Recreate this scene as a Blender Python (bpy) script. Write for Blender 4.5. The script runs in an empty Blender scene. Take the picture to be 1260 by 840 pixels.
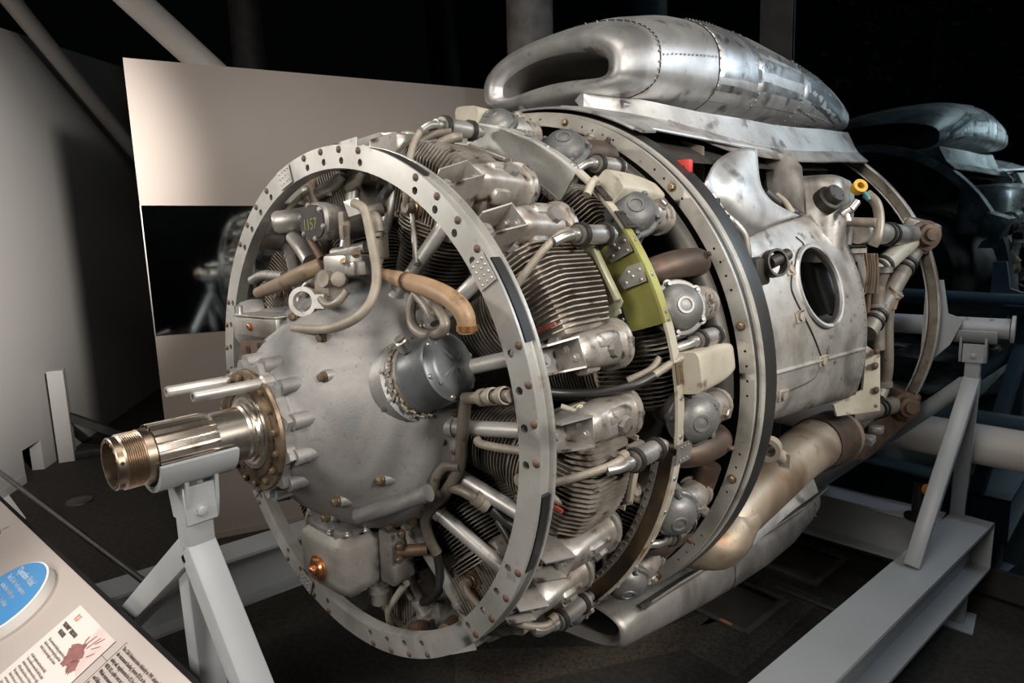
import bpy, bmesh, math, random
from mathutils import Vector as V, Matrix as M
random.seed(7)
SC = bpy.context.scene
COL = SC.collection
ZO = 1.45            # height of the engine axis above the floor; "engine space" has the axis as its x axis
# ---------------------------------------------------------------- camera
F, YAW, PITCH, ROLL = 769.547, 0.8523, -0.1558, -0.0240
CP = V((-0.796, -1.218, 0.364))
fw = V((math.sin(YAW)*math.cos(PITCH), math.cos(YAW)*math.cos(PITCH), math.sin(PITCH)))
r0 = fw.cross(V((0, 0, 1))).normalized(); u0 = r0.cross(fw)
rt = r0*math.cos(ROLL) + u0*math.sin(ROLL); up = -r0*math.sin(ROLL) + u0*math.cos(ROLL)
cam = bpy.data.cameras.new('camera'); cam.sensor_width = 36; cam.lens = F*36/1260
cam.clip_start = .02
camo = bpy.data.objects.new('camera', cam); COL.objects.link(camo)
camo.matrix_world = M(((rt.x, up.x, -fw.x, CP.x), (rt.y, up.y, -fw.y, CP.y), (rt.z, up.z, -fw.z, CP.z+ZO), (0, 0, 0, 1)))
SC.camera = camo
# ---------------------------------------------------------------- world, lamps, exposure
w = bpy.data.worlds.new('world'); SC.world = w; w.use_nodes = True
w.node_tree.nodes['Background'].inputs[0].default_value = (.55, .62, .75, 1)
w.node_tree.nodes['Background'].inputs[1].default_value = .0015
SC.view_settings.view_transform = 'Standard'; SC.view_settings.look = 'None'
SC.view_settings.exposure = 0.0; SC.view_settings.gamma = 1.0
def lamp(name, kind, loc, target, energy, size=.3, col=(1, .95, .88), spot=60, blend=.5, sy=None):
    l = bpy.data.lights.new(name, kind); l.energy = energy; l.color = col
    if kind == 'AREA':
        l.size = size
        if sy: l.shape = 'RECTANGLE'; l.size_y = sy
    elif kind == 'SPOT':
        l.shadow_soft_size = size; l.spot_size = math.radians(spot); l.spot_blend = blend
    o = bpy.data.objects.new(name, l); COL.objects.link(o)
    o.location = V(loc)+V((0, 0, ZO))
    o.rotation_euler = (V(target)-V(loc)).to_track_quat('-Z', 'Y').to_euler()
    return o
lamp('key_lamp', 'SPOT', (-.1, -2.7, 1.25), (.62, .3, .12), 290, .22, spot=60, blend=.8)
lamp('wall_lamp', 'SPOT', (.1, -.4, 1.27), (-.85, 5.6, .35), 1900, .09, spot=50, blend=.9)
lamp('low_fill', 'SPOT', (.5, -2.7, -.25), (1.0, -.3, -.80), 60, .3, spot=38, blend=.9)  # added fill, brightens the chin scoop from below
lamp('top_lamp', 'AREA', (-.2, -1.0, 2.6), (.2, -.1, 0), 36, 1.3)
lamp('nose_lamp', 'AREA', (-2.4, -.7, 1.2), (-.05, 0, -.15), 44, 1.0)
lamp('flank_lamp', 'SPOT', (1.55, -3.0, 1.35), (1.4, -.4, .18), 300, .45, spot=50, blend=.9)
lamp('rear_fill', 'AREA', (2.75, -2.1, 1.5), (1.8, -.2, .5), 34, .6, col=(.72, .86, 1))  # added blue fill for the engine rear that the window reflects
lamp('panel_lamp', 'SPOT', (-1.5, .2, 2.0), (1.0, 2.55, .9), 16, .3, spot=64, blend=.9)
lamp('far_side_fill', 'SPOT', (-1.7, 1.7, 1.3), (-.2, .1, -.1), 170, .2, spot=46, blend=.6)  # added fill for the shaft side that shows in the mirror strip

# ---------------------------------------------------------------- pixel helpers (1260x840): a pixel's ray met with a real plane
def ray(u, v):
    return (fw + rt*((u-630)/F) - up*((v-420)/F))
def AX(u, v, x): d = ray(u, v); return CP + d*((x-CP.x)/d.x)
def AY(u, v, y): d = ray(u, v); return CP + d*((y-CP.y)/d.y)
def AZ(u, v, z): d = ray(u, v); return CP + d*((z-CP.z)/d.z)
def AP(u, v, o, n): d = ray(u, v); return CP + d*((V(o)-CP).dot(V(n))/d.dot(V(n)))
rad = math.radians
def pt(x, r, th): return V((x, -r*math.cos(rad(th)), r*math.sin(rad(th))))
def polar(p): return p.x, math.hypot(p.y, p.z), math.degrees(math.atan2(p.z, -p.y))
def fr(o, z, x=None):
    z = V(z).normalized(); x = V(x) if x is not None else (V((0, 0, 1)) if abs(z.z) < .9 else V((1, 0, 0)))
    x = (x - z*x.dot(z)).normalized(); y = z.cross(x); o = V(o)
    return M(((x.x, y.x, z.x, o.x), (x.y, y.y, z.y, o.y), (x.z, y.z, z.z, o.z), (0, 0, 0, 1)))
XF = fr((0, 0, 0), (1, 0, 0), (0, -1, 0))       # lathe frame along the engine axis
def rf(x, th, r=0): return fr(pt(x, r, th), pt(0, 1, th), (1, 0, 0))   # local z radial, local x along the axis

# ---------------------------------------------------------------- mesh collecting
class MB:
    def __init__(s, mat=None): s.v = []; s.f = []; s.m = mat
    def add(s, vs, fs, T=None):
        n = len(s.v); T = T if T is not None else s.m
        s.v += [(T @ V(p)) if T is not None else V(p) for p in vs]
        s.f += [tuple(i+n for i in f) for f in fs]; return s
    def box(s, c, d, R=None, bev=0, seg=2, T=None):
        bm = bmesh.new(); bmesh.ops.create_cube(bm, size=1)
        for q in bm.verts: q.co = V((q.co.x*d[0], q.co.y*d[1], q.co.z*d[2]))
        if bev: bmesh.ops.bevel(bm, geom=bm.edges[:], offset=bev, segments=seg, profile=.5, affect='EDGES')
        bm.verts.index_update()
        A = M.Translation(V(c)) @ (R.to_4x4() if R is not None else M())
        vs = [A @ q.co for q in bm.verts]; fs = [[q.index for q in f.verts] for f in bm.faces]; bm.free()
        return s.add(vs, fs, T)
    def lathe(s, prof, seg=48, T=None, a0=0, a1=360, closed=False):
        """prof: (height along z, radius)"""
        full = abs(a1-a0) >= 359.9; n = seg if full else seg+1; k = len(prof); vs = []; fs = []
        for i in range(n):
            a = rad(a0+(a1-a0)*i/seg); c, d = math.cos(a), math.sin(a)
            vs += [(r*c, r*d, h) for h, r in prof]
        for i in range(seg):
            b0 = i*k; b1 = ((i+1) % n)*k
            for j in range(k if closed else k-1):
                j2 = (j+1) % k
                fs.append((b0+j, b0+j2, b1+j2, b1+j))
        if closed and not full: fs += [tuple(range(k)), tuple(reversed(range((n-1)*k, n*k)))]
        return s.add(vs, fs, T)
    def loft(s, loops, caps=True, T=None, ring=True):
        k = len(loops[0]); vs = [p for l in loops for p in l]; fs = []
        for i in range(len(loops)-1):
            for j in range(k if ring else k-1):
                j2 = (j+1) % k; fs.append((i*k+j, i*k+j2, (i+1)*k+j2, (i+1)*k+j))
        if caps and ring: fs += [tuple(reversed(range(k))), tuple(range((len(loops)-1)*k, len(loops)*k))]
        return s.add(vs, fs, T)
    def tube(s, pts, r, seg=12, sub=5, caps=True, T=None):
        P = [V(p) for p in pts]
        if len(P) > 2 and sub > 1:
            Q = []
            for i in range(len(P)-1):
                p0 = P[i-1] if i else P[0]*2-P[1]; p1, p2 = P[i], P[i+1]; p3 = P[i+2] if i+2 < len(P) else P[-1]*2-P[-2]
                for j in range(sub):
                    t = j/sub
                    Q.append(.5*((2*p1)+(p2-p0)*t+(2*p0-5*p1+4*p2-p3)*t*t+(3*p1-p0-3*p2+p3)*t**3))
            P = Q+[P[-1]]
        if not isinstance(r, (list, tuple)): R = [r]*len(P)
        else:
            R = []
            for i in range(len(P)):
                t = i/(len(P)-1)*(len(r)-1); j = min(int(t), len(r)-2); R.append(r[j]+(r[j+1]-r[j])*(t-j))
        loops = []; x = None
        for i, p in enumerate(P):
            t = (P[min(i+1, len(P)-1)]-P[max(i-1, 0)]).normalized()
            if x is None: x = t.orthogonal().normalized()
            x = (x-t*x.dot(t)).normalized(); y = t.cross(x)
            loops.append([p+(x*math.cos(2*math.pi*j/seg)+y*math.sin(2*math.pi*j/seg))*R[i] for j in range(seg)])
        return s.loft(loops, caps, T)
    def cyl(s, p0, p1, r0, r1=None, seg=16, T=None): 
        p0, p1 = V(p0), V(p1); r1 = r0 if r1 is None else r1
        A = fr(p0, p1-p0); h = (p1-p0).length
        if T is not None or s.m is not None: A = (T if T is not None else s.m) @ A
        return s.lathe([(0, 0.0001), (0, r0), (h, r1), (h, 0.0001)], seg, A)
    def rev(s, p, d, prof, seg=20, T=None):
        A = fr(p, d)
        if T is not None or s.m is not None: A = (T if T is not None else s.m) @ A
        return s.lathe(prof, seg, A)
    def bolt(s, p, d, r=.008, h=.007, T=None):
        A = fr(p, d)
        if T is not None or s.m is not None: A = (T if T is not None else s.m) @ A
        s.lathe([(-.002, r*1.35), (.0015, r*1.35), (.0015, 0.0001)], 12, A)
        return s.lathe([(0, r), (h*.8, r), (h, r*.75), (h, .0001)], 6, A)
    def dome(s, p, d, r, h, seg=20, n=6, T=None):
        return s.rev(p, d, [(h*math.sin(i*math.pi/2/n), max(r*math.cos(i*math.pi/2/n), .0001)) for i in range(n+1)], seg, T)
    def prism(s, poly, h, T=None, hole=None):
        k = len(poly); vs = [(x, y, 0) for x, y in poly]+[(x, y, h) for x, y in poly]
        fs = [tuple(reversed(range(k))), tuple(range(k, 2*k))]+[(i, (i+1) % k, (i+1) % k+k, i+k) for i in range(k)]
        return s.add(vs, fs, T)
    def plate(s, pts, n, h):
        """closed 3-D polygon thickened along n"""
        n = V(n).normalized()*h; k = len(pts); vs = [V(p) for p in pts]+[V(p)+n for p in pts]
        fs = [tuple(reversed(range(k))), tuple(range(k, 2*k))]+[(i, (i+1) % k, (i+1) % k+k, i+k) for i in range(k)]
        return s.add(vs, fs)
    def mesh(s, name, mat, off=V((0, 0, 0)), sharp=38, weld=True):
        me = bpy.data.meshes.new(name); me.from_pydata([p-off for p in s.v], [], s.f)
        bm = bmesh.new(); bm.from_mesh(me)
        if weld: bmesh.ops.remove_doubles(bm, verts=bm.verts, dist=2e-5)
        bmesh.ops.recalc_face_normals(bm, faces=bm.faces); bm.to_mesh(me); bm.free()
        me.polygons.foreach_set('use_smooth', [True]*len(me.polygons)); me.set_sharp_from_angle(angle=rad(sharp))
        me.materials.append(mat); return me

def link(name, me, parent=None, mat=None):
    o = bpy.data.objects.new(name, me); COL.objects.link(o)
    if parent is not None: o.parent = parent
    if mat is not None: o.matrix_local = mat
    return o
def roff(o):                    # world origin of the root the object hangs from (engine space)
    while o.parent is not None: o = o.parent
    return o.location - V((0, 0, ZO))
def part(name, mb, mat, parent, label=None, sharp=38, kind=None):
    o = link(name, mb.mesh(name, mat, roff(parent), sharp), parent)
    if label: o['label'] = label
    if kind: o['kind'] = kind
    return o
def pieces(name, mb, mat, parent, label=None, sharp=38):
    """one part per separate piece of the collected mesh"""
    n = len(mb.v); P = list(range(n))
    def find(i):
        while P[i] != i: P[i] = P[P[i]]; i = P[i]
        return i
    for f in mb.f:
        r_ = find(f[0])
        for i in f[1:]: P[find(i)] = r_
    isl = {}
    for i in range(n): isl.setdefault(find(i), []).append(i)
    B = [[set(x), [min(mb.v[i][k] for i in x)-.0004 for k in range(3)], [max(mb.v[i][k] for i in x)+.0004 for k in range(3)]] for x in isl.values()]
    done = False
    while not done:
        done = True
        for i in range(len(B)):
            for j in range(i+1, len(B)):
                if all(B[i][1][k] <= B[j][2][k] and B[j][1][k] <= B[i][2][k] for k in range(3)):
                    B[i][0] |= B[j][0]; B[i][1] = [min(a, c) for a, c in zip(B[i][1], B[j][1])]; B[i][2] = [max(a, c) for a, c in zip(B[i][2], B[j][2])]
                    B.pop(j); done = False; break
            if not done: break
    out = []
    for s_, _, _ in B:
        ids = sorted(s_); mp = {a: k for k, a in enumerate(ids)}; q = MB(); q.v = [mb.v[i] for i in ids]; q.f = [tuple(mp[i] for i in f) for f in mb.f if f[0] in mp]
        out.append(part(name, q, mat, parent, label, sharp))
    return out
def tag(o, label=None, cat=None, group=None, kind=None):
    for k, x in (('label', label), ('category', cat), ('group', group), ('kind', kind)):
        if x: o[k] = x
    return o
def root(name, loc, label, cat, group=None):
    o = bpy.data.objects.new(name, None); COL.objects.link(o); o.location = V(loc)+V((0, 0, ZO)); o.empty_display_size = .1
    return tag(o, label, cat, group)
def solo(name, mb, mat, label=None, cat=None, group=None, kind=None, sharp=38):
    c = sum(mb.v, V((0, 0, 0)))/len(mb.v); c.z = min(p.z for p in mb.v)
    o = link(name, mb.mesh(name, mat, c, sharp)); o.location = c+V((0, 0, ZO)); return tag(o, label, cat, group, kind)

# ---------------------------------------------------------------- materials
def mat(name, col, rough=.4, metal=0., col2=None, scale=9, amt=.5, fine=.12, bump=.0, bscale=120, stain=None, sth=.62, emit=None, rvar=.12, spec=.5, aniso=None):
    m = bpy.data.materials.new(name); m.use_nodes = True; t = m.node_tree; N = t.nodes; L = t.links
    b = N['Principled BSDF']; b.inputs['Metallic'].default_value = metal; b.inputs['Roughness'].default_value = rough
    b.inputs['Specular IOR Level'].default_value = spec
    tc = N.new('ShaderNodeTexCoord')
    def noise(sc, det=5):
        n = N.new('ShaderNodeTexNoise'); n.inputs['Scale'].default_value = sc; n.inputs['Detail'].default_value = det
        L.new(tc.outputs['Object'], n.inputs['Vector']); return n
    def ramp(src, a, c):
        r = N.new('ShaderNodeMapRange'); r.inputs[1].default_value = a; r.inputs[2].default_value = c; L.new(src, r.inputs[0]); return r.outputs[0]
    def mix(f, a, c):
        x = N.new('ShaderNodeMix'); x.data_type = 'RGBA'
        if f is not None: L.new(f, x.inputs[0])
        for s_, k in ((a, 6), (c, 7)):
            if isinstance(s_, tuple): x.inputs[k].default_value = (*s_, 1)
            else: L.new(s_, x.inputs[k])
        return x.outputs[2]
    c2 = col2 if col2 else tuple(q*(1-amt) for q in col)
    n1 = noise(scale); cur = mix(ramp(n1.outputs[0], .38, .68), col, c2)
    n2 = noise(scale*11, 3)
    if fine: cur = mix(ramp(n2.outputs[0], .55, .8), cur, tuple(q*.45 for q in c2)) if fine > .3 else mix(ramp(n2.outputs[0], .62, .9), cur, tuple(q*.5 for q in c2))
    if stain:
        n3 = noise(scale*2.3, 6); cur = mix(ramp(n3.outputs[0], sth, sth+.1), cur, stain)
    if stain and metal > .2:
        n5 = noise(scale*.55, 8); n5.inputs['Distortion'].default_value = 1.2
        cur = mix(ramp(n5.outputs[0], .50, .72), cur, tuple(q*.55 for q in c2))
    L.new(cur, b.inputs['Base Color'])
    rr = N.new('ShaderNodeMapRange'); rr.inputs[3].default_value = max(rough-rvar, .03); rr.inputs[4].default_value = min(rough+rvar, 1); L.new(n1.outputs[0], rr.inputs[0]); L.new(rr.outputs[0], b.inputs['Roughness'])
    if bump:
        n4 = noise(bscale, 4); bp = N.new('ShaderNodeBump'); bp.inputs['Strength'].default_value = bump; bp.inputs['Distance'].default_value = .004
        L.new(n4.outputs[0], bp.inputs['Height']); L.new(bp.outputs[0], b.inputs['Normal'])
    if emit: b.inputs['Emission Color'].default_value = (*emit[0], 1); b.inputs['Emission Strength'].default_value = emit[1]
    return m
alu = mat('weathered_aluminium', (.52, .50, .47), .42, .7, (.27, .245, .22), 9, stain=(.085, .065, .05), sth=.62, bump=.05, bscale=70)
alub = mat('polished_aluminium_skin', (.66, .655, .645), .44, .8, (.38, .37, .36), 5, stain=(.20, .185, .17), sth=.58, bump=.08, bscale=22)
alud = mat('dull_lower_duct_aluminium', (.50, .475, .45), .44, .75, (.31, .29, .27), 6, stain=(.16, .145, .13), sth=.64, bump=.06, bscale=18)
cast = mat('cast_grey_magnesium', (.31, .30, .29), .52, .4, (.205, .198, .19), 7, bump=.18, bscale=260, stain=(.19, .235, .27), sth=.61)
sumpm = mat('cast_sump_taupe', (.25, .235, .215), .55, .3, (.18, .165, .15), 10, bump=.15, bscale=240, stain=(.12, .09, .07), sth=.68)
rbm = mat('rocker_box_silver', (.53, .50, .46), .42, .65, (.27, .225, .185), 15, stain=(.10, .055, .035), sth=.60, bump=.10, bscale=80)
fin = mat('cylinder_fin_metal', (.42, .38, .33), .5, .55, (.21, .175, .14), 14, stain=(.09, .06, .045), sth=.60)
finb = mat('barrel_fin_metal', (.27, .245, .215), .5, .5, (.14, .12, .10), 14, stain=(.07, .05, .035), sth=.62)
ringm = mat('front_ring_grey', (.50, .49, .465), .42, .5, (.34, .325, .30), 6, stain=(.20, .13, .08), sth=.70)
cream = mat('cream_painted_metal', (.45, .42, .345), .45, .1, (.33, .295, .225), 9, stain=(.16, .11, .07), sth=.62)
ringb = mat('grey_cream_ring', (.43, .41, .37), .40, .35, (.30, .28, .245), 8, stain=(.16, .12, .09), sth=.64)
domem = mat('mid_grey_cover', (.19, .188, .183), .46, .4, (.13, .127, .12), 14, bump=.10, bscale=160, stain=(.3, .28, .25), sth=.66)
green = mat('yellow_green_primer', (.33, .32, .09), .42, .2, (.24, .225, .06), 8, stain=(.20, .15, .07), sth=.66)
pgreen = mat('pale_green_primer', (.42, .42, .28), .45, .25, (.31, .30, .20), 9, stain=(.15, .12, .07), sth=.66)
rustw = mat('flaking_white_over_rust', (.56, .53, .46), .5, .2, (.36, .30, .22), 14, stain=(.20, .10, .035), sth=.55)
brownw = mat('rusty_brown_web', (.15, .105, .06), .55, .4, (.09, .065, .04), 12, stain=(.2, .1, .04), sth=.6)
rust = mat('rusted_steel', (.145, .092, .06), .6, .4, (.085, .055, .038), 25)
exh = mat('burnt_exhaust_steel', (.125, .09, .068), .52, .55, (.075, .052, .042), 10, stain=(.16, .075, .04), sth=.60, bump=.08, bscale=90)
exl = mat('tan_heat_stained_exhaust', (.40, .335, .26), .46, .6, (.24, .175, .12), 5, stain=(.22, .11, .05), sth=.60, bump=.06, bscale=40)
dome = mat('dark_grey_cast_cover', (.13, .13, .13), .5, .3, (.085, .085, .085), 14, bump=.14, bscale=200, stain=(.2, .185, .17), sth=.64)
domel = mat('light_grey_cast_cover', (.29, .288, .28), .48, .4, (.19, .185, .175), 14, stain=(.11, .095, .08), sth=.62, bump=.10, bscale=160)
distm = mat('dark_slate_paint', (.115, .125, .132), .40, .25, (.085, .093, .098), 7, stain=(.19, .2, .2), sth=.70)
tubem = mat('silver_pushrod_tube', (.50, .485, .465), .42, .55, (.33, .305, .28), 12, stain=(.14, .105, .08), sth=.66)
pipe = mat('taupe_manifold_tube', (.255, .225, .185), .5, .35, (.18, .15, .12), 16, stain=(.12, .08, .05), sth=.64)
hose = mat('braided_conduit', (.29, .255, .205), .55, .25, (.20, .17, .135), 20, bump=.3, bscale=500)
tanh = mat('orange_tan_hose', (.34, .225, .13), .5, .0, (.23, .14, .075), 9, stain=(.13, .065, .03), sth=.62)
brh = mat('brown_tan_hose', (.24, .175, .115), .5, .0, (.15, .10, .065), 9, stain=(.10, .055, .03), sth=.6)
black = mat('black_rubber', (.022, .021, .02), .45, 0, (.014, .013, .012), 9)
dark = mat('dark_inner_metal', (.045, .04, .036), .55, .5, (.02, .018, .016), 10)
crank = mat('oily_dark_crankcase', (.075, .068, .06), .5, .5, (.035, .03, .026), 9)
steel = mat('bare_shaft_steel', (.56, .52, .47), .30, .95, (.36, .31, .26), 11, stain=(.20, .14, .10), sth=.62)
bronze = mat('bronze_tinted_steel', (.43, .34, .26), .34, .95, (.27, .20, .145), 12, stain=(.12, .09, .07), sth=.62)
gold = mat('oily_gold_flange', (.29, .215, .14), .4, .75, (.16, .115, .075), 18, stain=(.08, .055, .035), sth=.58)
copper = mat('copper_plug', (.55, .26, .12), .35, .9, (.36, .15, .07), 25)
bright = mat('bright_steel', (.60, .58, .55), .34, .85, (.40, .38, .35), 15)
red = mat('red_tag_plastic', (.55, .03, .02), .45, 0, (.45, .02, .015), 9)
redp = mat('red_paint_mark', (.36, .075, .045), .5, 0, (.24, .06, .04), 30)
yellow = mat('yellow_cap', (.65, .38, .03), .4, 0)
teal = mat('teal_wire', (.06, .28, .30), .4, 0)
standm = mat('grey_stand_paint', (.37, .385, .40), .38, 0, (.32, .333, .345), 3, bump=.06, bscale=60, amt=.1, fine=0)
tan = mat('taupe_panel_paint', (.33, .275, .243), .6, 0, (.315, .262, .231), 1.5, fine=0)
greyw = mat('grey_wall_paint', (.40, .385, .375), .7, 0, (.385, .37, .36), 1, fine=0)
mirr = mat('dark_mirror', (.46, .50, .52), .05, 1, (.42, .46, .48), 3, rvar=.01, fine=0)
tubew = mat('warm_white_tube_paint', (.50, .46, .42), .5, 0, (.46, .42, .385), 2, fine=0)
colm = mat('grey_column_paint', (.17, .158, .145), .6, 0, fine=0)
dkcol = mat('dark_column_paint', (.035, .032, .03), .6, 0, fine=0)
floorm = mat('speckled_dark_carpet', (.040, .034, .028), .85, 0, (.022, .019, .016), 45, bump=.5, bscale=500)
floorm_pale = mat('lighter_speckled_floor', (.085, .07, .052), .7, 0, (.03, .025, .02), 60, bump=.4, bscale=400)
rimm = mat('hatch_rim_metal', (.17, .155, .14), .5, .3, (.12, .11, .10), 8)
hatchm = mat('floor_hatch_metal', (.12, .10, .085), .5, .4, (.085, .07, .06), 6)
trimm = mat('matt_black_edge', (.010, .009, .009), .8, 0, fine=0, spec=.15)
blackm = mat('black_trim', (.012, .011, .011), .35, 0)
railm = mat('taupe_graphic_laminate', (.47, .405, .37), .45, 0, (.455, .39, .355), 2, fine=0)
blue = mat('blue_print', (.03, .25, .58), .4, 0, (.028, .24, .56), 2, fine=0)
white = mat('white_acrylic', (.85, .83, .80), .4, 0, (.83, .81, .78), 2, fine=0)
paper = mat('ivory_print', (.72, .68, .64), .5, 0, (.70, .655, .615), 3, fine=0)
pinkp = mat('pale_pink_print', (.66, .50, .46), .5, 0, (.70, .60, .56), 30, fine=0)
maroon = mat('maroon_print', (.22, .055, .05), .5, 0, (.30, .11, .10), 60, fine=0)
orange = mat('orange_print', (.75, .30, .14), .5, 0, fine=0)
ink = mat('brown_ink', (.10, .05, .045), .5, 0, fine=0)
inkp = mat('pale_brown_ink', (.46, .33, .30), .5, 0, fine=0)
inkw = mat('pale_lettering', (.62, .72, .85), .5, 0, fine=0)
yink = mat('yellow_crayon', (.30, .32, .10), .6, 0, fine=0)
redlens = mat('amber_lens', (.6, .18, .03), .2, 0, fine=0)



glass = bpy.data.materials.new('tinted_window_glass'); glass.use_nodes = True
t_ = glass.node_tree; N_ = t_.nodes; N_.remove(N_['Principled BSDF'])
ga = N_.new('ShaderNodeBsdfTransparent'); ga.inputs[0].default_value = (.25, .30, .33, 1)
gb_ = N_.new('ShaderNodeBsdfGlossy'); gb_.inputs[0].default_value = (.60, .85, 1, 1); gb_.inputs[1].default_value = .015
gm_ = N_.new('ShaderNodeMixShader'); gm_.inputs[0].default_value = .22
t_.links.new(ga.outputs[0], gm_.inputs[1]); t_.links.new(gb_.outputs[0], gm_.inputs[2]); t_.links.new(gm_.outputs[0], N_['Material Output'].inputs[0])
# ================================================================ SETTING
RY = rad(-8)                                    # the building is turned a little against the engine
RX_, RYV = V((math.cos(RY), math.sin(RY), 0)), V((-math.sin(RY), math.cos(RY), 0))
RM = M(((RX_.x, RYV.x, 0), (RX_.y, RYV.y, 0), (0, 0, 1)))
def room(a, b, z): return RX_*a + RYV*b + V((0, 0, z))
def struct(name, mb, m, label=None, sharp=38):
    return solo(name, mb, m, label, None, None, 'structure', sharp)
b = MB(); b.plate([(-4, -4.5, -1.45), (9, -4.5, -1.45), (9, 11, -1.45), (-4, 11, -1.45)], (0, 0, -1), .05)
struct('floor', b, floorm, 'dark speckled carpet floor under the engine stand')
# left partition
wa, wd = V((.071, 4.703, -1.45)), V((.58, .815, 0)).normalized()
def wp(s, z): return wa + wd*s + V((0, 0, z+1.45))
b = MB(); nrm = V((-wd.y, wd.x, 0))
o0, o1 = (.62, .87); 
for s0, s1, z0, z1 in ((-2.2, .30, -1.45, None), (.30, .60, -1.19, None), (.60, 5.6, -1.45, None)):
    zt = lambda s: 2.02 + (s+.2)*.155
    lo0, lo1 = (z0, z0)
    b.plate([wp(s0, z0), wp(s1, z0), wp(s1, zt(s1)), wp(s0, zt(s0))], nrm, .09)
struct('wall_left', b, greyw, 'grey partition wall at the left edge, lit, with a small opening at its foot')
b = MB(); b.plate([wp(-2.2, -1.45), wp(.28, -1.45), wp(.28, -1.38), wp(-2.2, -1.38)], -nrm, .012)
struct('baseboard_left', b, greyw, 'low grey baseboard of the left partition')
# night window with mullions
gl = root('window_1', room(3.1, 1.0, -1.45), 'tall dark window reflecting the engine, right of the scoop', None); gl['kind'] = 'structure'
gm = glass
b = MB(); b.plate([room(3.04, -2.4, -1.3), room(3.04, 3.9, -1.3), room(2.89, 3.9, 3.2), room(2.89, -2.4, 3.2)], RX_, .012)
part('window_pane', b, gm, gl)
b = MB(); b.plate([room(3.02, .40, -1.4), room(3.02, .58, -1.4), room(2.868, .58, 3.2), room(2.868, .40, 3.2)], RX_, .016); part('window_mullion', b, dkcol, gl)
b = MB(); b.plate([room(3.03, -2.4, -1.42), room(3.03, 3.9, -1.42), room(3.03, 3.9, -1.28), room(3.03, -2.4, -1.28)], RX_, .1); part('window_sill', b, dkcol, gl)
# columns and tubes of the dark hall behind
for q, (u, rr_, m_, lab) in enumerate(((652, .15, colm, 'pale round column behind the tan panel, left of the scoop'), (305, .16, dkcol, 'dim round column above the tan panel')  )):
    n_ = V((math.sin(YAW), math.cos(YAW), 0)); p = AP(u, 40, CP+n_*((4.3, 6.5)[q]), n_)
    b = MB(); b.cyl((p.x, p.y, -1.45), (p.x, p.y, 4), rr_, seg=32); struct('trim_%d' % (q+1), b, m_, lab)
pn = V((math.sin(rad(30)), math.cos(rad(30)), 0))
def pp(u, v, m): return AP(u, v, V((.569, 2.767, 0))+pn*m, pn)
a_, c_ = AP(8, -6, wp(0, 0)-nrm*.22, nrm), AP(158, 178, wp(0, 0)-nrm*.22, nrm)
b = MB(); d_ = c_-a_; b.tube([a_-d_*.4, c_+d_*1.3], .072, 24)
solo('roof_strut', b, tubew, 'thin pale diagonal steel tube crossing before the left partition', 'tube', 'diagonal roof struts')
a_, c_ = pp(165, 0, .9), pp(252, 80, .9); d_ = c_-a_
b = MB(); b.tube([a_-d_*1.6, c_+d_*2.2], .098, 28)
solo('roof_strut', b, tubew, 'thick pale diagonal steel tube rising behind the tan panel top', 'tube', 'diagonal roof struts')
b = MB(); b.tube([room(2.895, -2.4, -.625), room(2.895, 1.8, -.625)], .095, 32)
b.tube([room(2.895, -1.2, -.625), room(2.895, -1.16, -.625)], .099, 32)
solo('horizontal_pipe', b, tubew, 'thick warm white horizontal pipe running behind the rear stand legs', 'pipe')

# ---------------------------------------------------------------- tan display panel with a dark mirror strip
PA, ANG = V((.569, 2.767, 0)), rad(-24)
pd = V((math.cos(ANG), math.sin(ANG), 0)); pnn = V((-math.sin(ANG), math.cos(ANG), 0))
def PP(u, v): return AP(u, v, PA, pnn)
pr = root('display_panel', PA+V((0, 0, -1.45))+pd*1.2, 'tall taupe display panel with dark mirror strip standing behind the engine', 'panel')
tl, tr = PP(152, 73), PP(653, 97); wdt = (tr-tl).dot(pd)
P0 = PA+pd*(tl-PA).dot(pd); P0.z = 0
def pq(s, z): return P0+pd*s+V((0, 0, z))-pnn*((z+.2)*.022)      # the board leans a little forward
ztop = tl.z; zm1, zm0 = PP(172, 253).z, PP(190, 413).z
b = MB(); b.plate([pq(0, -1.45), pq(wdt, -1.45), pq(wdt, ztop), pq(0, ztop)], pnn, .06); part('board', b, tan, pr)
b = MB(); b.plate([pq(.005, zm0), pq(1.75, zm0), pq(1.75, zm1), pq(.005, zm1)], -pnn - V((0, 0, .0)), .006); part('mirror_strip', b, mirr, pr, 'dark mirror strip set across the taupe board')
b = MB(); b.plate([pq(.0, zm0), pq(.006, zm0), pq(.006, zm1), pq(.0, zm1)], -pnn, .009); part('mirror_edge', b, bright, pr)
b = MB(); b.plate([pq(-.0, -1.45), pq(wdt, -1.45), pq(wdt, -1.41), pq(0, -1.41)], -pnn, .02); part('base_strip', b, tan, pr)
# dark framed service unit in the corner behind
fo = AZ(84, 566, -1.45); fa, fb = V((.92, -.39, 0)), V((.39, .92, 0))
cr = root('equipment_frame', fo, 'dark grey steel frame with a diagonal brace in the corner behind the propeller shaft', 'frame')
def bar(name, p, q, m, w_=.045, par=cr, d_=None):
    b = MB(); z = V(q)-V(p); T = fr(p, z, fa); b.box((0, 0, z.length/2), (w_, d_ or w_, z.length), T=T, bev=.004, seg=1); return part(name, b, m, par)
bar('post', fo, fo+V((0, 0, .82)), greyw, .12)
bar('lower_rail', fo+V((0, 0, .04)), fo+fa*1.5+V((0, 0, .04)), dkcol, .08)
bar('diagonal_brace', fo+V((0, 0, .42)), fo+fa*.62+V((0, 0, .05)), dkcol, .07)
bar('rear_post', fo+fa*1.45, fo+fa*1.45+V((0, 0, 2.2)), dkcol, .09)
bar('diagonal_brace', fo+fa*1.4+V((0, 0, 1.0)), fo+fa*1.95+V((0, 0, .45)), dkcol, .07)


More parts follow.
